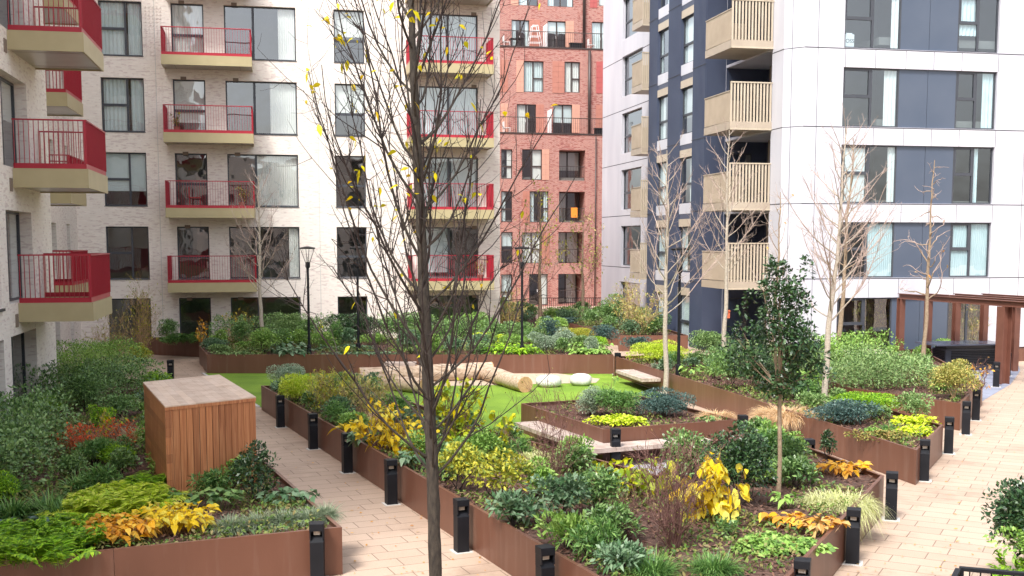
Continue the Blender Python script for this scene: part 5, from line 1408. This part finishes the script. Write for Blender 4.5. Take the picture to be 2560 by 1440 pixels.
plant('bush', 1060, 1180, 805, 862, 'dark', 'dark glossy bush right of the near tree trunk', leaf=.08)
plant('bush', 1125, 1240, 775, 842, 'mid', 'mid green bush at the end of the cream building', leaf=.08)
plant('grass', 1135, 1215, 840, 876, 'palegrass', 'pale arching grass at the far planter rim behind the logs', n=600, L=.9, bw=.014)
plant('bush', 1170, 1265, 832, 862, 'lime', 'lime yellow mound left of the middle lamp post', leaf=.08)
plant('bush', 1240, 1340, 838, 864, 'mid', 'green mound behind the trailing plant at the middle lamp', leaf=.06)
plant('hosta', 1200, 1360, 855, 878, 'fern', 'bright green trailing leaves hanging over the planter at the middle lamp post', n=230, leaf=.16, d=.45)
plant('bush', 1330, 1395, 800, 866, 'bluedark', 'dark blue green shrub right of the middle lamp post', leaf=.07)
plant('bush', 1370, 1440, 825, 872, 'silver', 'grey green shrub between the two trailing plants', leaf=.06)
plant('bush', 1395, 1485, 820, 855, 'olivey', 'yellow green feathery mound in the middle of the far bed', leaf=.06, asp=.25)
plant('bush', 1430, 1515, 842, 868, 'fern', 'bright green mound above the right trailing hosta', leaf=.05)
plant('hosta', 1415, 1530, 852, 879, 'mid', 'green hosta hanging over the right end of the far planter', n=120, leaf=.2, d=.5)
plant('bush', 1480, 1545, 805, 862, 'bluedark', 'dark round bush at the right end of the far planter', leaf=.07, seed=5)
plant('bush', 1275, 1345, 760, 812, 'dark', 'dark rounded bush at the foot of the brick building', leaf=.09)
plant('twig', 1230, 1310, 735, 830, 'olive', 'hazy olive shrub at the corner of the cream building', n=1100, leaf=.07, ns=24, bark='stem_straw')
plant('bush', 1355, 1440, 770, 800, 'mid', 'low green bush in front of the brick building railing', leaf=.09)
plant('bush', 1380, 1460, 795, 812, 'bluedark', 'low blue green plants in the diagonal far planter', leaf=.08, d=.6)
plant('bush', 1485, 1570, 742, 822, 'dark', 'tall dark bush left of the hazy shrub by the tower', leaf=.09)
plant('twig', 1540, 1650, 715, 838, 'olive', 'large hazy olive shrub in front of the white tower', n=1900, leaf=.075, ns=34, bark='stem_straw')
plant('bush', 1600, 1665, 800, 838, 'dark', 'dark shrub beneath the hazy olive shrub', leaf=.08)
plant('bush', 1340, 1420, 790, 838, 'mid', 'green bush in front of the diagonal far planter', leaf=.08)
plant('bush', 1250, 1330, 800, 848, 'dark', 'dark bush left of the middle lamp post', leaf=.08)
def trail(u0, u1, mat, label, n, leaf, h=.34):
    x0, x1 = XY(u0, 41.0)[0], XY(u1, 41.0)[0]
    plant_at('hosta', (x0+x1)/2, 41.0, .60, x1-x0, h, mat, label, n=n, leaf=leaf, d=.55/(x1-x0))
trail(1205, 1360, 'fern', 'bright green leaves spilling down the far planter wall at the middle lamp post', 320, .17, .40)
trail(1420, 1535, 'mid', 'green hosta leaves spilling down the right end of the far planter wall', 190, .2)
trail(660, 770, 'blue', 'blue green hosta leaves spilling over the far planter wall right of the pale trunk', 110, .24)
trail(515, 640, 'pale', 'pale green trailing leaves over the far planter wall at its left end', 220, .12, .2)
trail(790, 1000, 'blue', 'low grey green leaves along the far planter rim behind the near tree', 260, .14, .2)
# ---- pointed planter
plant('bush', 1568, 1700, 858, 905, 'fernyel', 'yellow green feathery shrub at the left end of the pointed planter', leaf=.08, asp=.22, nb=14)
plant('bush', 1560, 1640, 842, 885, 'bluedark', 'dark low plants behind the yellow green feathery shrub', leaf=.07)
plant('fern', 1620, 1690, 890, 925, 'bluegrass', 'grey feathery plant against the rim near the pale trunk', n=24, spread=.4, L=.5)
plant('hosta', 1690, 1780, 905, 945, 'mid', 'green hosta beside the lamp post in the pointed planter', n=70, leaf=.17)
plant('bush', 1720, 1830, 830, 900, 'pale', 'pale green round shrub below the bird box', leaf=.065, nb=16)
plant('bush', 1765, 1880, 870, 975, 'dark', 'dark green dense shrub left of the holly tree trunk', leaf=.062, nb=16)
plant('bush', 1850, 1960, 880, 980, 'holly', 'darkest shrub directly behind the holly tree trunk', leaf=.062, nb=16)
plant('bush', 1955, 2060, 925, 985, 'mid', 'mid green glossy shrub between two trunks in the pointed planter', leaf=.09, asp=.4)
plant('grass', 1895, 2030, 1000, 1038, 'straw', 'straw coloured grass combed over the rim of the pointed planter', n=3200, L=.58, bw=.011, d=.9, droop=(.35,.95), base=.5, el=(.15,.95))
hedge([(8.1,31.2),(8.4,33.6),(8.2,36.2)], 2.4, .95, 'pale', 'broad pale green shrub mass in the pointed planter', leaf=.075, step=.5, dens=.8)
plant('bush', 2075, 2240, 985, 1032, 'fern', 'bright green smooth mound in the pointed planter', leaf=.045, nb=16, d=.7)
plant('bush', 2028, 2195, 1008, 1062, 'bluedark', 'dark blue green spreading shrub at the planter rim', leaf=.06, nb=16, d=.7)
plant('cover', 2225, 2345, 1030, 1062, 'lime', 'upper lime yellow patch near the pointed planter back corner', n=620, leaf=.085, d=.8)
plant('cover', 2238, 2335, 1058, 1088, 'lime', 'lower lime yellow patch near the pointed planter tip', n=620, leaf=.085, d=.8)
plant('grass', 2180, 2265, 1045, 1080, 'strap', 'bright strappy clump between the blue shrub and the lime patches', n=220, L=.36, bw=.018)
plant('cover', 2115, 2290, 1072, 1098, 'mixed', 'mixed brown and green ground cover near the pointed tip', n=900, leaf=.07, d=.75)
plant('cover', 2150, 2250, 1068, 1082, 'mid', 'low green ground cover left of the lime patches', n=500, leaf=.07, d=.8)
# ---- olive shrub planter
plant('bush', 2330, 2440, 905, 1000, 'olive', 'olive brown shrub in the corner of the planter by the paving', leaf=.06, nb=14, bark='stem_straw')
hedge([(10.2,31.4),(11.5,36.0)], 2.3, .88, 'pale', 'large light green bush spreading over the olive shrub planter', leaf=.08, step=.5, dens=.8)
hedge([(9.6,36.2),(11.2,38.2),(13.2,39.4)], 1.6, 1.0, 'mid', 'mid green bush row in front of the dark counter', leaf=.09, step=.5, dens=.8)
plant('bush', 2230, 2330, 985, 1042, 'pale', 'pale leafy shrub leaning over the back corner of the pointed planter', leaf=.075, dens=.8)
plant('twig', 2410, 2475, 900, 985, 'orange', 'dry reddish stems with orange leaves at the corner planter edge', n=70, leaf=.08, ns=9, bark='twig_red')
# ---- along the tower
plant('twig', 2140, 2255, 742, 872, 'olive', 'tall olive shrub left of the pergola', z=.4, n=1700, leaf=.065, ns=32, bark='stem_straw')
plant('twig', 2370, 2485, 752, 872, 'olive', 'tall olive shrub seen through the pergola', z=.4, n=1500, leaf=.06, ns=32, bark='stem_straw')
plant('bush', 2268, 2330, 812, 872, 'dark', 'dark rounded shrub behind the first pergola post', z=.4, leaf=.07)
plant('bush', 2028, 2110, 862, 890, 'fern', 'small clipped bright green hedge by the timber platform', z=.4, leaf=.05, d=.6)
plant('big', 2105, 2165, 825, 875, 'olivey', 'thin yellowing plant in front of the tower window', z=.4, n=90, leaf=.07, ns=9)
plant('bush', 2340, 2400, 850, 880, 'mid', 'low green bush behind the dark counter', z=.4, leaf=.07)
plant('bush', 1990, 2060, 845, 880, 'lime', 'yellow green low bush left of the clipped small hedge', z=.4, leaf=.06)
# ---- bench planter
s5 = .64
plant('bush', 1435, 1520, 968, 1040, 'silver', 'grey green bush at the left end of the square planter', z=s5, leaf=.05, asp=.3)
plant('bush', 1490, 1600, 975, 1045, 'strap', 'dark narrow leaved bush in the middle of the square planter', z=s5, leaf=.09, asp=.18)
plant('bush', 1585, 1740, 982, 1042, 'bluedark', 'dark grey green bush at the right of the square planter', z=s5, leaf=.06, asp=.3, nb=15)
plant('cover', 1462, 1635, 1032, 1062, 'lime', 'lime yellow leafy patch in the square planter corner', z=s5, n=950, leaf=.08, d=.6)
plant('grass', 1745, 1835, 1015, 1045, 'straw', 'straw coloured grass at the right end of the square planter', z=s5, n=1500, L=.5, bw=.010, droop=(.4,1.0), el=(.2,1.1), base=.4)
plant('hosta', 1742, 1800, 1035, 1062, 'pale', 'small pale leaved hosta at the rim of the square planter', z=s5, n=26, leaf=.13)
plant('twig', 1510, 1545, 930, 1010, 'mid', 'thin upright sapling rising above the square planter', z=s5, n=26, leaf=.1, ns=3, nt=3)
# ---- middle planter, left arm from far to near
plant('bush', 662, 775, 915, 962, 'silver', 'grey green shrub at the far left corner of the middle planter', leaf=.06, asp=.3)
plant('bush', 690, 800, 940, 1008, 'fernyel', 'yellow green feathery shrub behind the farthest left bollard', leaf=.09, asp=.2, nb=14)
plant('twig', 760, 900, 930, 1030, 'olivey', 'wispy yellowing perennials beside the third left bollard', n=1500, leaf=.06, ns=40, r=.006, bark='stem_straw')
plant('twig', 860, 990, 945, 1045, 'olive', 'brown dry perennials behind the near tree branches', n=1100, leaf=.06, ns=36, r=.006, bark='stem_straw')
plant('grass', 880, 985, 1000, 1058, 'straw', 'dry straw clump in the middle planter behind the near tree', n=600, L=.5, bw=.009)
plant('hosta', 838, 900, 1052, 1085, 'yellow', 'yellow hosta leaning over the rim by the third left bollard', n=24, leaf=.22, bark='stem_straw')
plant('hosta', 868, 930, 1072, 1118, 'blue', 'blue green hosta just past the yellow hosta', n=36, leaf=.18)
plant('big', 900, 1040, 1020, 1125, 'yellow', 'yellow large leaved hydrangea left of the near trunk', n=420, leaf=.125, ns=18, asp=.72)
plant('big', 1085, 1200, 960, 1110, 'yelgrn', 'tall yellow leaved hydrangea right of the near trunk', n=400, leaf=.125, ns=18, asp=.72)
plant('hosta', 985, 1060, 1125, 1175, 'blue', 'blue green hosta left of the near trunk at the rim', n=46, leaf=.19)
plant('bush', 1010, 1110, 1085, 1160, 'mid', 'mid green shrub directly behind the near trunk', leaf=.07, dens=.8)
plant('grass', 1215, 1335, 1085, 1140, 'strap', 'dark strappy clump beside the grey paving', n=420, L=.55, bw=.02)
plant('bush', 1085, 1210, 1110, 1230, 'olivey', 'large yellowing green shrub right of the near trunk', leaf=.085, nb=16, dens=.8)
plant('bush', 1180, 1320, 1140, 1255, 'olivey', 'yellow and green shrub behind the second nearest left bollard', leaf=.085, nb=16, dens=.8)
plant('bush', 1290, 1390, 1130, 1180, 'palegrass', 'pale fine leaved mound at the foot of the bare red shrub', leaf=.07, asp=.15)
plant('twig', 1270, 1480, 965, 1225, 'mixed', 'bare red brown shrub in front of the square planter', n=130, leaf=.035, ns=24, nt=9, r=.008)
plant('bush', 1215, 1350, 1235, 1318, 'blue', 'blue green broad leaved shrub by the second nearest left bollard', leaf=.12, asp=.45, dens=1.1)
plant('bush', 1330, 1470, 1195, 1300, 'blue', 'blue green shrub at the foot of the bare red shrub', leaf=.11, asp=.42)
plant('bush', 1430, 1560, 1175, 1280, 'dark', 'dark green shrub left of the near bare shrub', leaf=.08)
plant('bush', 1345, 1490, 1290, 1372, 'mid', 'glossy light green evergreen near the nearest left bollard', leaf=.13, asp=.28, up=.6, nb=14)
plant('bush', 1470, 1610, 1270, 1360, 'dark', 'glossy dark evergreen beside the near bare shrub', leaf=.11, asp=.32)
plant('bush', 1480, 1650, 1372, 1440, 'blue', 'grey green leafy shrub at the bottom edge of the middle planter', leaf=.11, asp=.38)
plant('grass', 1540, 1720, 1370, 1440, 'strap', 'dark strappy grass at the bottom edge right of the grey green shrub', n=800, L=.55, bw=.013)
plant('grass', 1690, 1880, 1375, 1435, 'strap', 'dark strappy grass nearest the bottom edge bollard', n=800, L=.5, bw=.013)
plant('twig', 1575, 1790, 1090, 1370, 'mixed', 'large near bare shrub with tangled dark twigs', n=120, leaf=.035, ns=30, nt=10, r=.0095, bark='twig_red')
plant('twig', 1500, 1620, 1235, 1345, 'mixed', 'smaller bare twiggy shrub left of the large tangled one', n=60, leaf=.035, ns=20, nt=9, r=.008)
plant('big', 1515, 1680, 1140, 1240, 'yelgrn', 'yellow green leaved hydrangea behind the tangled twigs', n=190, leaf=.15, ns=14, asp=.72)
plant('big', 1690, 1870, 1145, 1300, 'yellow', 'yellow large leaved hydrangea right of the tangled twigs', n=240, leaf=.145, ns=14, asp=.75, lup=-.5)
plant('bush', 1650, 1790, 1085, 1200, 'dark', 'dark green evergreen behind the yellow hydrangea', leaf=.075, nb=16)
plant('bush', 1760, 1930, 1085, 1265, 'holly', 'largest dark evergreen left of the holly tree trunk', leaf=.072, nb=18)
plant('bush', 1950, 2020, 1085, 1140, 'mid', 'small upright green shrub right of the holly trunk', leaf=.06)
plant('bush', 2048, 2090, 1082, 1150, 'holly', 'slim dark shrub beside the half hidden bollard', leaf=.055, nb=8)
plant('bush', 1925, 2045, 1150, 1222, 'dark', 'dark broad leaved shrub right of the holly trunk', leaf=.11, asp=.4)
plant('hosta', 1925, 2005, 1225, 1270, 'mid', 'bright green broad leaved plant at the holly trunk foot', n=36, leaf=.15)
plant('hosta', 2035, 2185, 1150, 1185, 'amber', 'wilted yellow hosta along the back rim of the middle planter', n=90, leaf=.18, bark='stem_straw')
plant('grass', 1998, 2195, 1190, 1262, 'palegrass', 'pale variegated grass mound at the middle planter corner', n=2600, L=.62, bw=.010, droop=(.6,1.3), base=.42, el=(.35,1.3), swirl=.9)
plant('hosta', 1890, 2000, 1270, 1318, 'amber', 'wilted yellow leaves lying left of the pale grass mound front', n=26, leaf=.2, bark='stem_straw')
plant('hosta', 1985, 2115, 1285, 1335, 'orange', 'wilted orange leaves on the bark beside the right path bollard', n=60, leaf=.19, bark='stem_straw')
plant('cover', 1820, 2065, 1340, 1372, 'mid', 'flat green geranium carpet at the right edge of the middle planter', n=1700, leaf=.085, d=.75, asp=.9)
plant('bush', 1780, 1850, 1300, 1345, 'dark', 'low dark plant between the bare shrub and the geranium carpet', leaf=.07, dens=.5)
plant('big', 1110, 1300, 1035, 1135, 'yelgrn', 'low yellow leaved hydrangea reaching over the lawn edge', n=170, leaf=.14, ns=14, asp=.72)
plant('big', 985, 1090, 1060, 1140, 'yellow', 'yellow leaved plant right behind the near trunk', n=130, leaf=.15, ns=10, asp=.72)
# ---- near right corner
plant('bush', 2490, 2740, 1195, 1415, 'holly', 'dark bush at the right edge beside the path', z=.38, leaf=.075, nb=60, dens=3.0)
plant('bush', 2500, 2760, 1310, 1450, 'mid', 'green lower bush at the right edge above the corner railing', z=.38, leaf=.08, nb=24, dens=1.6)
plant('fern', 2500, 2640, 1390, 1450, 'fern', 'green fern behind the dark corner railing', z=.38, n=30, spread=.4, L=.5)

# ---- gap filling shrubs
def filler(poly, kinds, n, label, seed, wr=(.55,.95), hr=(.35,.65), keep=None, gap=.62):
    r = random.Random(seed); lo = [min(p[i] for p in poly) for i in (0,1)]; hi = [max(p[i] for p in poly) for i in (0,1)]; done = 0
    pin = inset(poly, .32)
    for _ in range(4000):
        if done >= n: break
        p = (r.uniform(lo[0],hi[0]), r.uniform(lo[1],hi[1]))
        if not in_poly(p, pin) or (keep and not keep(*p)): continue
        w = r.uniform(*wr)
        if any(math.hypot(p[0]-q[0],p[1]-q[1]) < gap*(q[2]+w*.5) for q in PLANTED): continue
        mt, word, lf, asp = r.choice(kinds); done += 1
        plant_at('bush', p[0], p[1], SOIL, w, r.uniform(*hr), mt, f'low {word} shrub filling a gap {label}', group=f'low {word} shrubs {label}', leaf=lf, asp=asp, nb=9)
K1 = [('dark','dark green',.075,.5),('mid','mid green',.08,.42),('strap','narrow leaved',.11,.2),('blue','blue green',.09,.45)]
def pxl(x, y, z=SOIL):
    fw = y*CP-(z-EYE)*SP; return (PU+x/fw*F_PX, PV-(y*SP+(z-EYE)*CP)/fw*F_PX)
def keep2(x, y):
    u, v = pxl(x, y); return not (1540 < u < 1810 and v > 1180) and not (1860 < u < 2140 and v > 1255) and not (2020 < u < 2230 and v < 1260)
filler(P2, K1, 40, 'in the middle bed', 21, keep=keep2, wr=(.55,1.05), hr=(.35,.75), gap=.5)
filler(P1, K1+[('fern','bright green',.06,.3)], 30, 'in the left bed', 22, gap=.52, keep=lambda x, y: y > 17.5)
filler(P3, K1+[('pale','pale green',.075,.5)], 20, 'in the pointed bed', 23, keep=lambda x, y: y > 25.5)
filler(P3B, K1[:2]+[('pale','pale green',.075,.5)], 10, 'in the bed by the paving', 24)
filler(P4, K1+[('pale','pale green',.075,.5),('silver','grey green',.07,.35)], 34, 'in the far bed', 25, wr=(.7,1.4), hr=(.4,1.25))
filler(P6, K1, 8, 'in the far diagonal bed', 26, wr=(.9,1.6), hr=(.5,1.0)); filler(P8, K1, 8, 'beside the end of the cream building', 27, wr=(1.,1.8), hr=(.7,1.2)); filler(P7, K1, 8, 'at the foot of the dark bay', 28, wr=(.8,1.5), hr=(.6,1.2))
# ================================================================ trees
R1 = np.random.default_rng(42)
YT = 12.4; tp = []
for u, v in ((1086,1690),(1083,1440),(1078,1200),(1068,950),(1058,700),(1050,480),(1040,250),(1034,50),(1030,-150),(1026,-380)):
    x, _ = XY(u, YT); tp.append((x, YT, Z_at(v, YT)))
tp[0] = (tp[0][0], YT, .27)
rd = [q/229/1.0 for q in (19,16.5,15.5,14.5,13.5,12,10,8,5.5,2.5)]
def lenf(f): return 1.15+1.9*max(0, 1-abs(f-.42)/.62) if f < .9 else .7
grow_tree('hornbeam_tree', 'tall dark bare tree with a few yellow leaves close to the viewer', tp[0], tp, rd,
    dict(n=54, bias=1.35, h0=.215, len=lenf, ang0=.98, up=.16, sub=4.0, tw=3, r=.0125, wig=.085, sa=.65, tsegs=40, tsides=14, wob=.004), 'bark_dark', 'twig_dark', R1,
    leaves=dict(n=230, L=.092, mat='treeyel', sp=.03, asp=.55, w=lambda B: np.where(B[:,2] > 5.0, 3.0, .5)*np.where(B[:,0] < tp[3][0], 2.0, .9)))
def slim(label, u, vb, vt, Y=None, z=SOIL, wid=1.0, n=26, h0=.25, r=.07, bark='bark_pale', twig='twig_pale', seed=1, lean=0, leaves=None, ang=.98, up=.085, sub=4.5, tw=2, name='bare_tree', wig=.09, group=None, rr=.017):
    R_ = np.random.default_rng(seed)
    if Y is None: x, Y = G(u, vb, z)
    else: x = XY(u, Y)[0]
    zt_ = Z_at(vt, Y); pts = []
    for i in range(9):
        t = i/8; pts.append((x+lean*t+R_.normal(0,.02)*(0<i), Y+R_.normal(0,.02)*(0<i), z-.02*(i==0)+(zt_-z)*t))
    rad = [r*(1-.9*t/8)**1.0+.004 for t in range(9)]
    H = zt_-z
    return grow_tree(name, label, (x,Y,z), pts, rad, dict(n=int(n*.95), h0=h0, len=lambda f: wid*1.1*(1.3-1.0*f), ang0=ang, up=up, sub=sub, tw=tw, r=rr*.68, wig=wig, tsegs=18, tsides=9, wob=.01), bark, twig, R_, leaves, group)
slim('slim pale bare tree in the far planter in front of the red balconies', 655, 870, 440, wid=2.3, n=30, h0=.30, r=.085, seed=3, rr=.022)
slim('pale bare tree with spreading twigs beside the lamp post at the lawn corner', 1663, 995, 375, z=.0, wid=2.5, n=34, h0=.34, r=.085, seed=4, rr=.024)
slim('pale bare tree carrying the orange bird box', 1817, 0, 325, Y=39.3, wid=2.4, n=32, h0=.38, r=.085, seed=6, rr=.022)
slim('tallest pale bare tree in front of the white tower', 2062, 1012, 320, wid=2.4, n=36, h0=.30, r=.085, seed=8, lean=.35, rr=.026)
slim('tan bare tree just behind the tallest pale one', 2103, 0, 345, Y=38.5, wid=2.2, n=26, h0=.42, r=.085, seed=9, bark='bark_tan', lean=.35, rr=.026)
slim('crooked tan tree with knobbly short branches by the pergola', 2318, 0, 400, Y=38.6, wid=1.7, n=24, h0=.32, r=.075, seed=12, bark='bark_tan', twig='twig_pale', ang=1.25, up=.02, sub=2.4, tw=1, wig=.30, rr=.032, lean=.15, leaves=dict(n=9, L=.12, mat='orange', sp=.03))
slim('thin sparse tree rising behind the holly tree', 1935, 0, 480, Y=37.5, wid=1.6, n=16, h0=.35, r=.07, seed=14, bark='bark_tan', sub=2.5, tw=1, lean=.2, leaves=dict(n=10, L=.1, mat='orange', sp=.03))
slim('slender tree with sparse olive leaves before the brick building', 1350, 0, 478, Y=56.5, wid=2.2, n=26, h0=.28, r=.10, seed=15, bark='bark_tan', leaves=dict(n=420, L=.13, mat='olivey', sp=.1), name='slender_tree')
slim('second slender olive leaved tree nearer the white tower', 1457, 0, 545, Y=59.5, wid=2.2, n=24, h0=.25, r=.10, seed=16, bark='bark_tan', twig='twig_red', leaves=dict(n=380, L=.13, mat='olive', sp=.1), name='slender_tree')
# evergreen holly standard
xh, yh = G(1946, 1240, SOIL); R2 = np.random.default_rng(77); org = (xh, yh, SOIL)
root = thing('holly_tree', 'dark evergreen holly tree on a thin bare trunk in the middle planter', 'tree', org)
z0, z1 = Z_at(985, yh), Z_at(672, yh)
m = MB(); m.tube([(xh,yh,SOIL-.02),(xh+.01,yh,1.2),(xh-.015,yh,2.0),(xh-.03,yh,z0+.5),(xh-.06,yh,z1-.4)], [.042,.036,.034,.028,.012], 10, cap=False)
m.build('trunk', M['bark_tan'], root, org, smooth=True)
C = []; RAD = []
prof_ = [(.0,.30),(.12,.56),(.28,.74),(.42,.70),(.56,.60),(.70,.50),(.82,.34),(.92,.22),(1.0,.10)]
for t, r in prof_:
    k = 3 if r < .3 else 6
    for i in range(k):
        a = R2.uniform(0,6.28); q = r*R2.uniform(.35,.8); C.append((xh-.05+math.cos(a)*q, yh+math.sin(a)*q, z0+(z1-z0)*t+R2.uniform(-.08,.08))); s_ = r*R2.uniform(.20,.38)+.05; RAD.append((s_,s_,s_*.85))
C.append((xh+.62,yh-.2,z0+.30)); RAD.append((.2,.16,.12)); C.append((xh+.36,yh,z1-.02)); RAD.append((.10,.1,.22)); C.append((xh-.55,yh-.1,z0+.55)); RAD.append((.2,.2,.14)); C.append((xh-.22,yh,z1)); RAD.append((.1,.1,.2))
for i in range(26):
    t = R2.uniform(0,1); a = R2.uniform(0,6.28); q = np.interp(t, [p[0] for p in prof_], [p[1] for p in prof_])*R2.uniform(.95,1.2); s_ = R2.uniform(.06,.13)
    C.append((xh-.05+math.cos(a)*q, yh+math.sin(a)*q, z0+(z1-z0)*t+R2.uniform(.0,.15))); RAD.append((s_,s_,s_*1.3))
C = np.array(C); RAD = np.array(RAD)
np_mesh('crown', *blob_leaves(C, RAD, 6200, .08, .04, R2, OVAL, .35, .8, (.05,.4), .35), M['holly'], root, org)
stems((xh-.03,yh,z0+.1), C[::2], .012, R2).build('branches', M['bark_tan'], root, org)
# potted plants on balconies
def pot(F, u, v, off, label):
    a = F.px(u, v)[0]; zq = zfl[{480:3, 670:4, 290:2}[v]]+.385; q = F.p(a, zq, off); m = MB()
    m.lathe((q[0],q[1],zq), [(.10,0),(.14,.26),(.15,.28)], 12)
    root = plant_at('twig', q[0], q[1], zq+.26, .5, .62, 'olivey', label, 'plant', 'potted_plant', n=90, leaf=.07, ns=9, r=.007); m.build('pot', M['terracotta'], root, (q[0],q[1],zq+.26))
pot(FB, 606, 480, 1.1, 'potted plant at the right end of a balcony in the left column, third from the ground'.replace(', third from the ground',''))
pot(FB, 1190, 670, 1.1, 'potted plant on the lowest balcony of the right column')
pot(FB, 447, 290, 1.1, 'potted plant at the left end of a balcony in the left column')
# fallen leaves on the paths
R3 = np.random.default_rng(5); n = 420; B = []
while len(B) < n:
    u, v = R3.uniform(640,2560), R3.uniform(1000,1440)
    p = G(u, v)
    if any(in_poly(p, q) for q in (P1,P2,P3,P3B,P5,PR,PT)): continue
    B.append((p[0],p[1],.018))
B = np.array(B); az = R3.uniform(0,6.28,n); l = R3.uniform(.03,.07,n)
o = np_mesh('fallen_leaves', *ribbons(B, np.stack([np.cos(az),np.sin(az),R3.uniform(0,.3,n)],1), l, l*.5, np.full(n,.1), OVAL4, R3, .3, .1), M['orange'])
tag(o, kind='stuff')

# low undergrowth filling the beds
LF('under', (.07,.14,.035), (.13,.23,.05), (.21,.28,.07), (.26,.22,.09))
def undergrowth(poly, z, label, dens, seed, hh=.16):
    R_ = np.random.default_rng(seed); P_ = np.array(poly); lo, hi = P_.min(0), P_.max(0)
    n = int((hi[0]-lo[0])*(hi[1]-lo[1])*dens); q = R_.uniform(lo, hi, (n,2)); x, y = q[:,0], q[:,1]
    f = np.sin(1.9*x+.8*y+seed)+np.sin(1.3*y-1.1*x+2*seed)+.7*np.sin(3.7*x+seed)*np.sin(3.1*y)
    q = q[(f > -.25)]; f = f[f > -.25]
    k = np.array([in_poly(p, poly) for p in q]); q, f = q[k], f[k]; n = len(q)
    B = np.stack([q[:,0], q[:,1], z+.01+hh*R_.random(n)*np.clip(.4+f*.5,.2,1.3)], 1)
    Dr = unit(sph(R_, n)*.8+ZH*.5); l = R_.uniform(.05,.11,n)
    o = np_mesh('undergrowth', *ribbons(B, Dr, l, l*.45, R_.uniform(.1,.5,n), OVAL, R_, 1.0, .06), M['under']); tag(o, label, kind='stuff')
undergrowth(inset(P1,.15), SOIL, 'low green undergrowth in the left bed', 380, 1)
undergrowth(inset(P2,.15), SOIL, 'low green undergrowth in the middle bed', 260, 2, .15)
undergrowth(inset(P3,.15), SOIL, 'low green undergrowth in the pointed bed', 240, 3)
undergrowth(inset(P3B,.15), SOIL, 'low green undergrowth in the bed by the paving', 200, 4)
undergrowth(inset(P4,.15), SOIL, 'low green undergrowth in the far bed', 260, 5, .25)
undergrowth(inset(P5,.12), .64, 'low green undergrowth in the square bed', 120, 6)
undergrowth(inset(P6,.15), SOIL, 'low green undergrowth in the far diagonal bed', 150, 7, .3)
undergrowth(inset(P7,.15), SOIL, 'low green undergrowth in the far bed by the tower', 150, 8, .3)
undergrowth(inset(P4B,.15), SOIL, 'low green undergrowth in the small corner bed', 200, 9, .25)
undergrowth(inset(PR,.15), .38, 'low green undergrowth in the near right bed', 200, 10, .2)
SUN_E, SUN_ANG, SKY_SAT, SKY_S, EXPO = 1.6, 12, .34, .13, 1.52
# ================================================================ camera, light
cam = bpy.data.cameras.new('camera'); co = bpy.data.objects.new('camera', cam); COL.objects.link(co)
cam.sensor_width = 36; cam.lens = F_PX/2560*36; cam.shift_y = (PV-720)/2560; cam.clip_end = 600; cam.clip_start = .1
co.location = (0,0,EYE); co.rotation_euler = (math.pi/2-PITCH, 0, 0); SC.camera = co
SUN_EL, SUN_AZ = math.radians(52), math.radians(208)      # azimuth clockwise from +Y
sl = bpy.data.lights.new('sun', 'SUN'); so = bpy.data.objects.new('sun', sl); COL.objects.link(so)
sl.energy = SUN_E; sl.angle = math.radians(SUN_ANG); sl.color = (1, .965, .92)
sd = Vector((math.sin(SUN_AZ)*math.cos(SUN_EL), math.cos(SUN_AZ)*math.cos(SUN_EL), math.sin(SUN_EL)))
so.rotation_euler = sd.to_track_quat('Z','Y').to_euler(); so.location = (0,-20,40)
w = bpy.data.worlds.new('World'); SC.world = w; w.use_nodes = True; nt = w.node_tree
sky = nt.nodes.new('ShaderNodeTexSky'); sky.sky_type = 'NISHITA'; sky.sun_disc = False
sky.sun_elevation = SUN_EL; sky.sun_rotation = SUN_AZ; sky.dust_density = 3.0; sky.air_density = 1.0; sky.ozone_density = 1.0
hs = nt.nodes.new('ShaderNodeHueSaturation'); hs.inputs['Saturation'].default_value = SKY_SAT
nt.links.new(sky.outputs[0], hs.inputs['Color'])
nt.links.new(hs.outputs['Color'], nt.nodes['Background'].inputs['Color']); nt.nodes['Background'].inputs['Strength'].default_value = SKY_S
vs = SC.view_settings; vs.view_transform = 'Standard'; vs.look = 'None'; vs.exposure = EXPO; vs.gamma = 1; vs.use_curve_mapping = False
SC.cycles.max_bounces = 8; SC.cycles.transparent_max_bounces = 16; SC.cycles.caustics_reflective = False; SC.cycles.caustics_refractive = False
SC.cycles.use_denoising = True
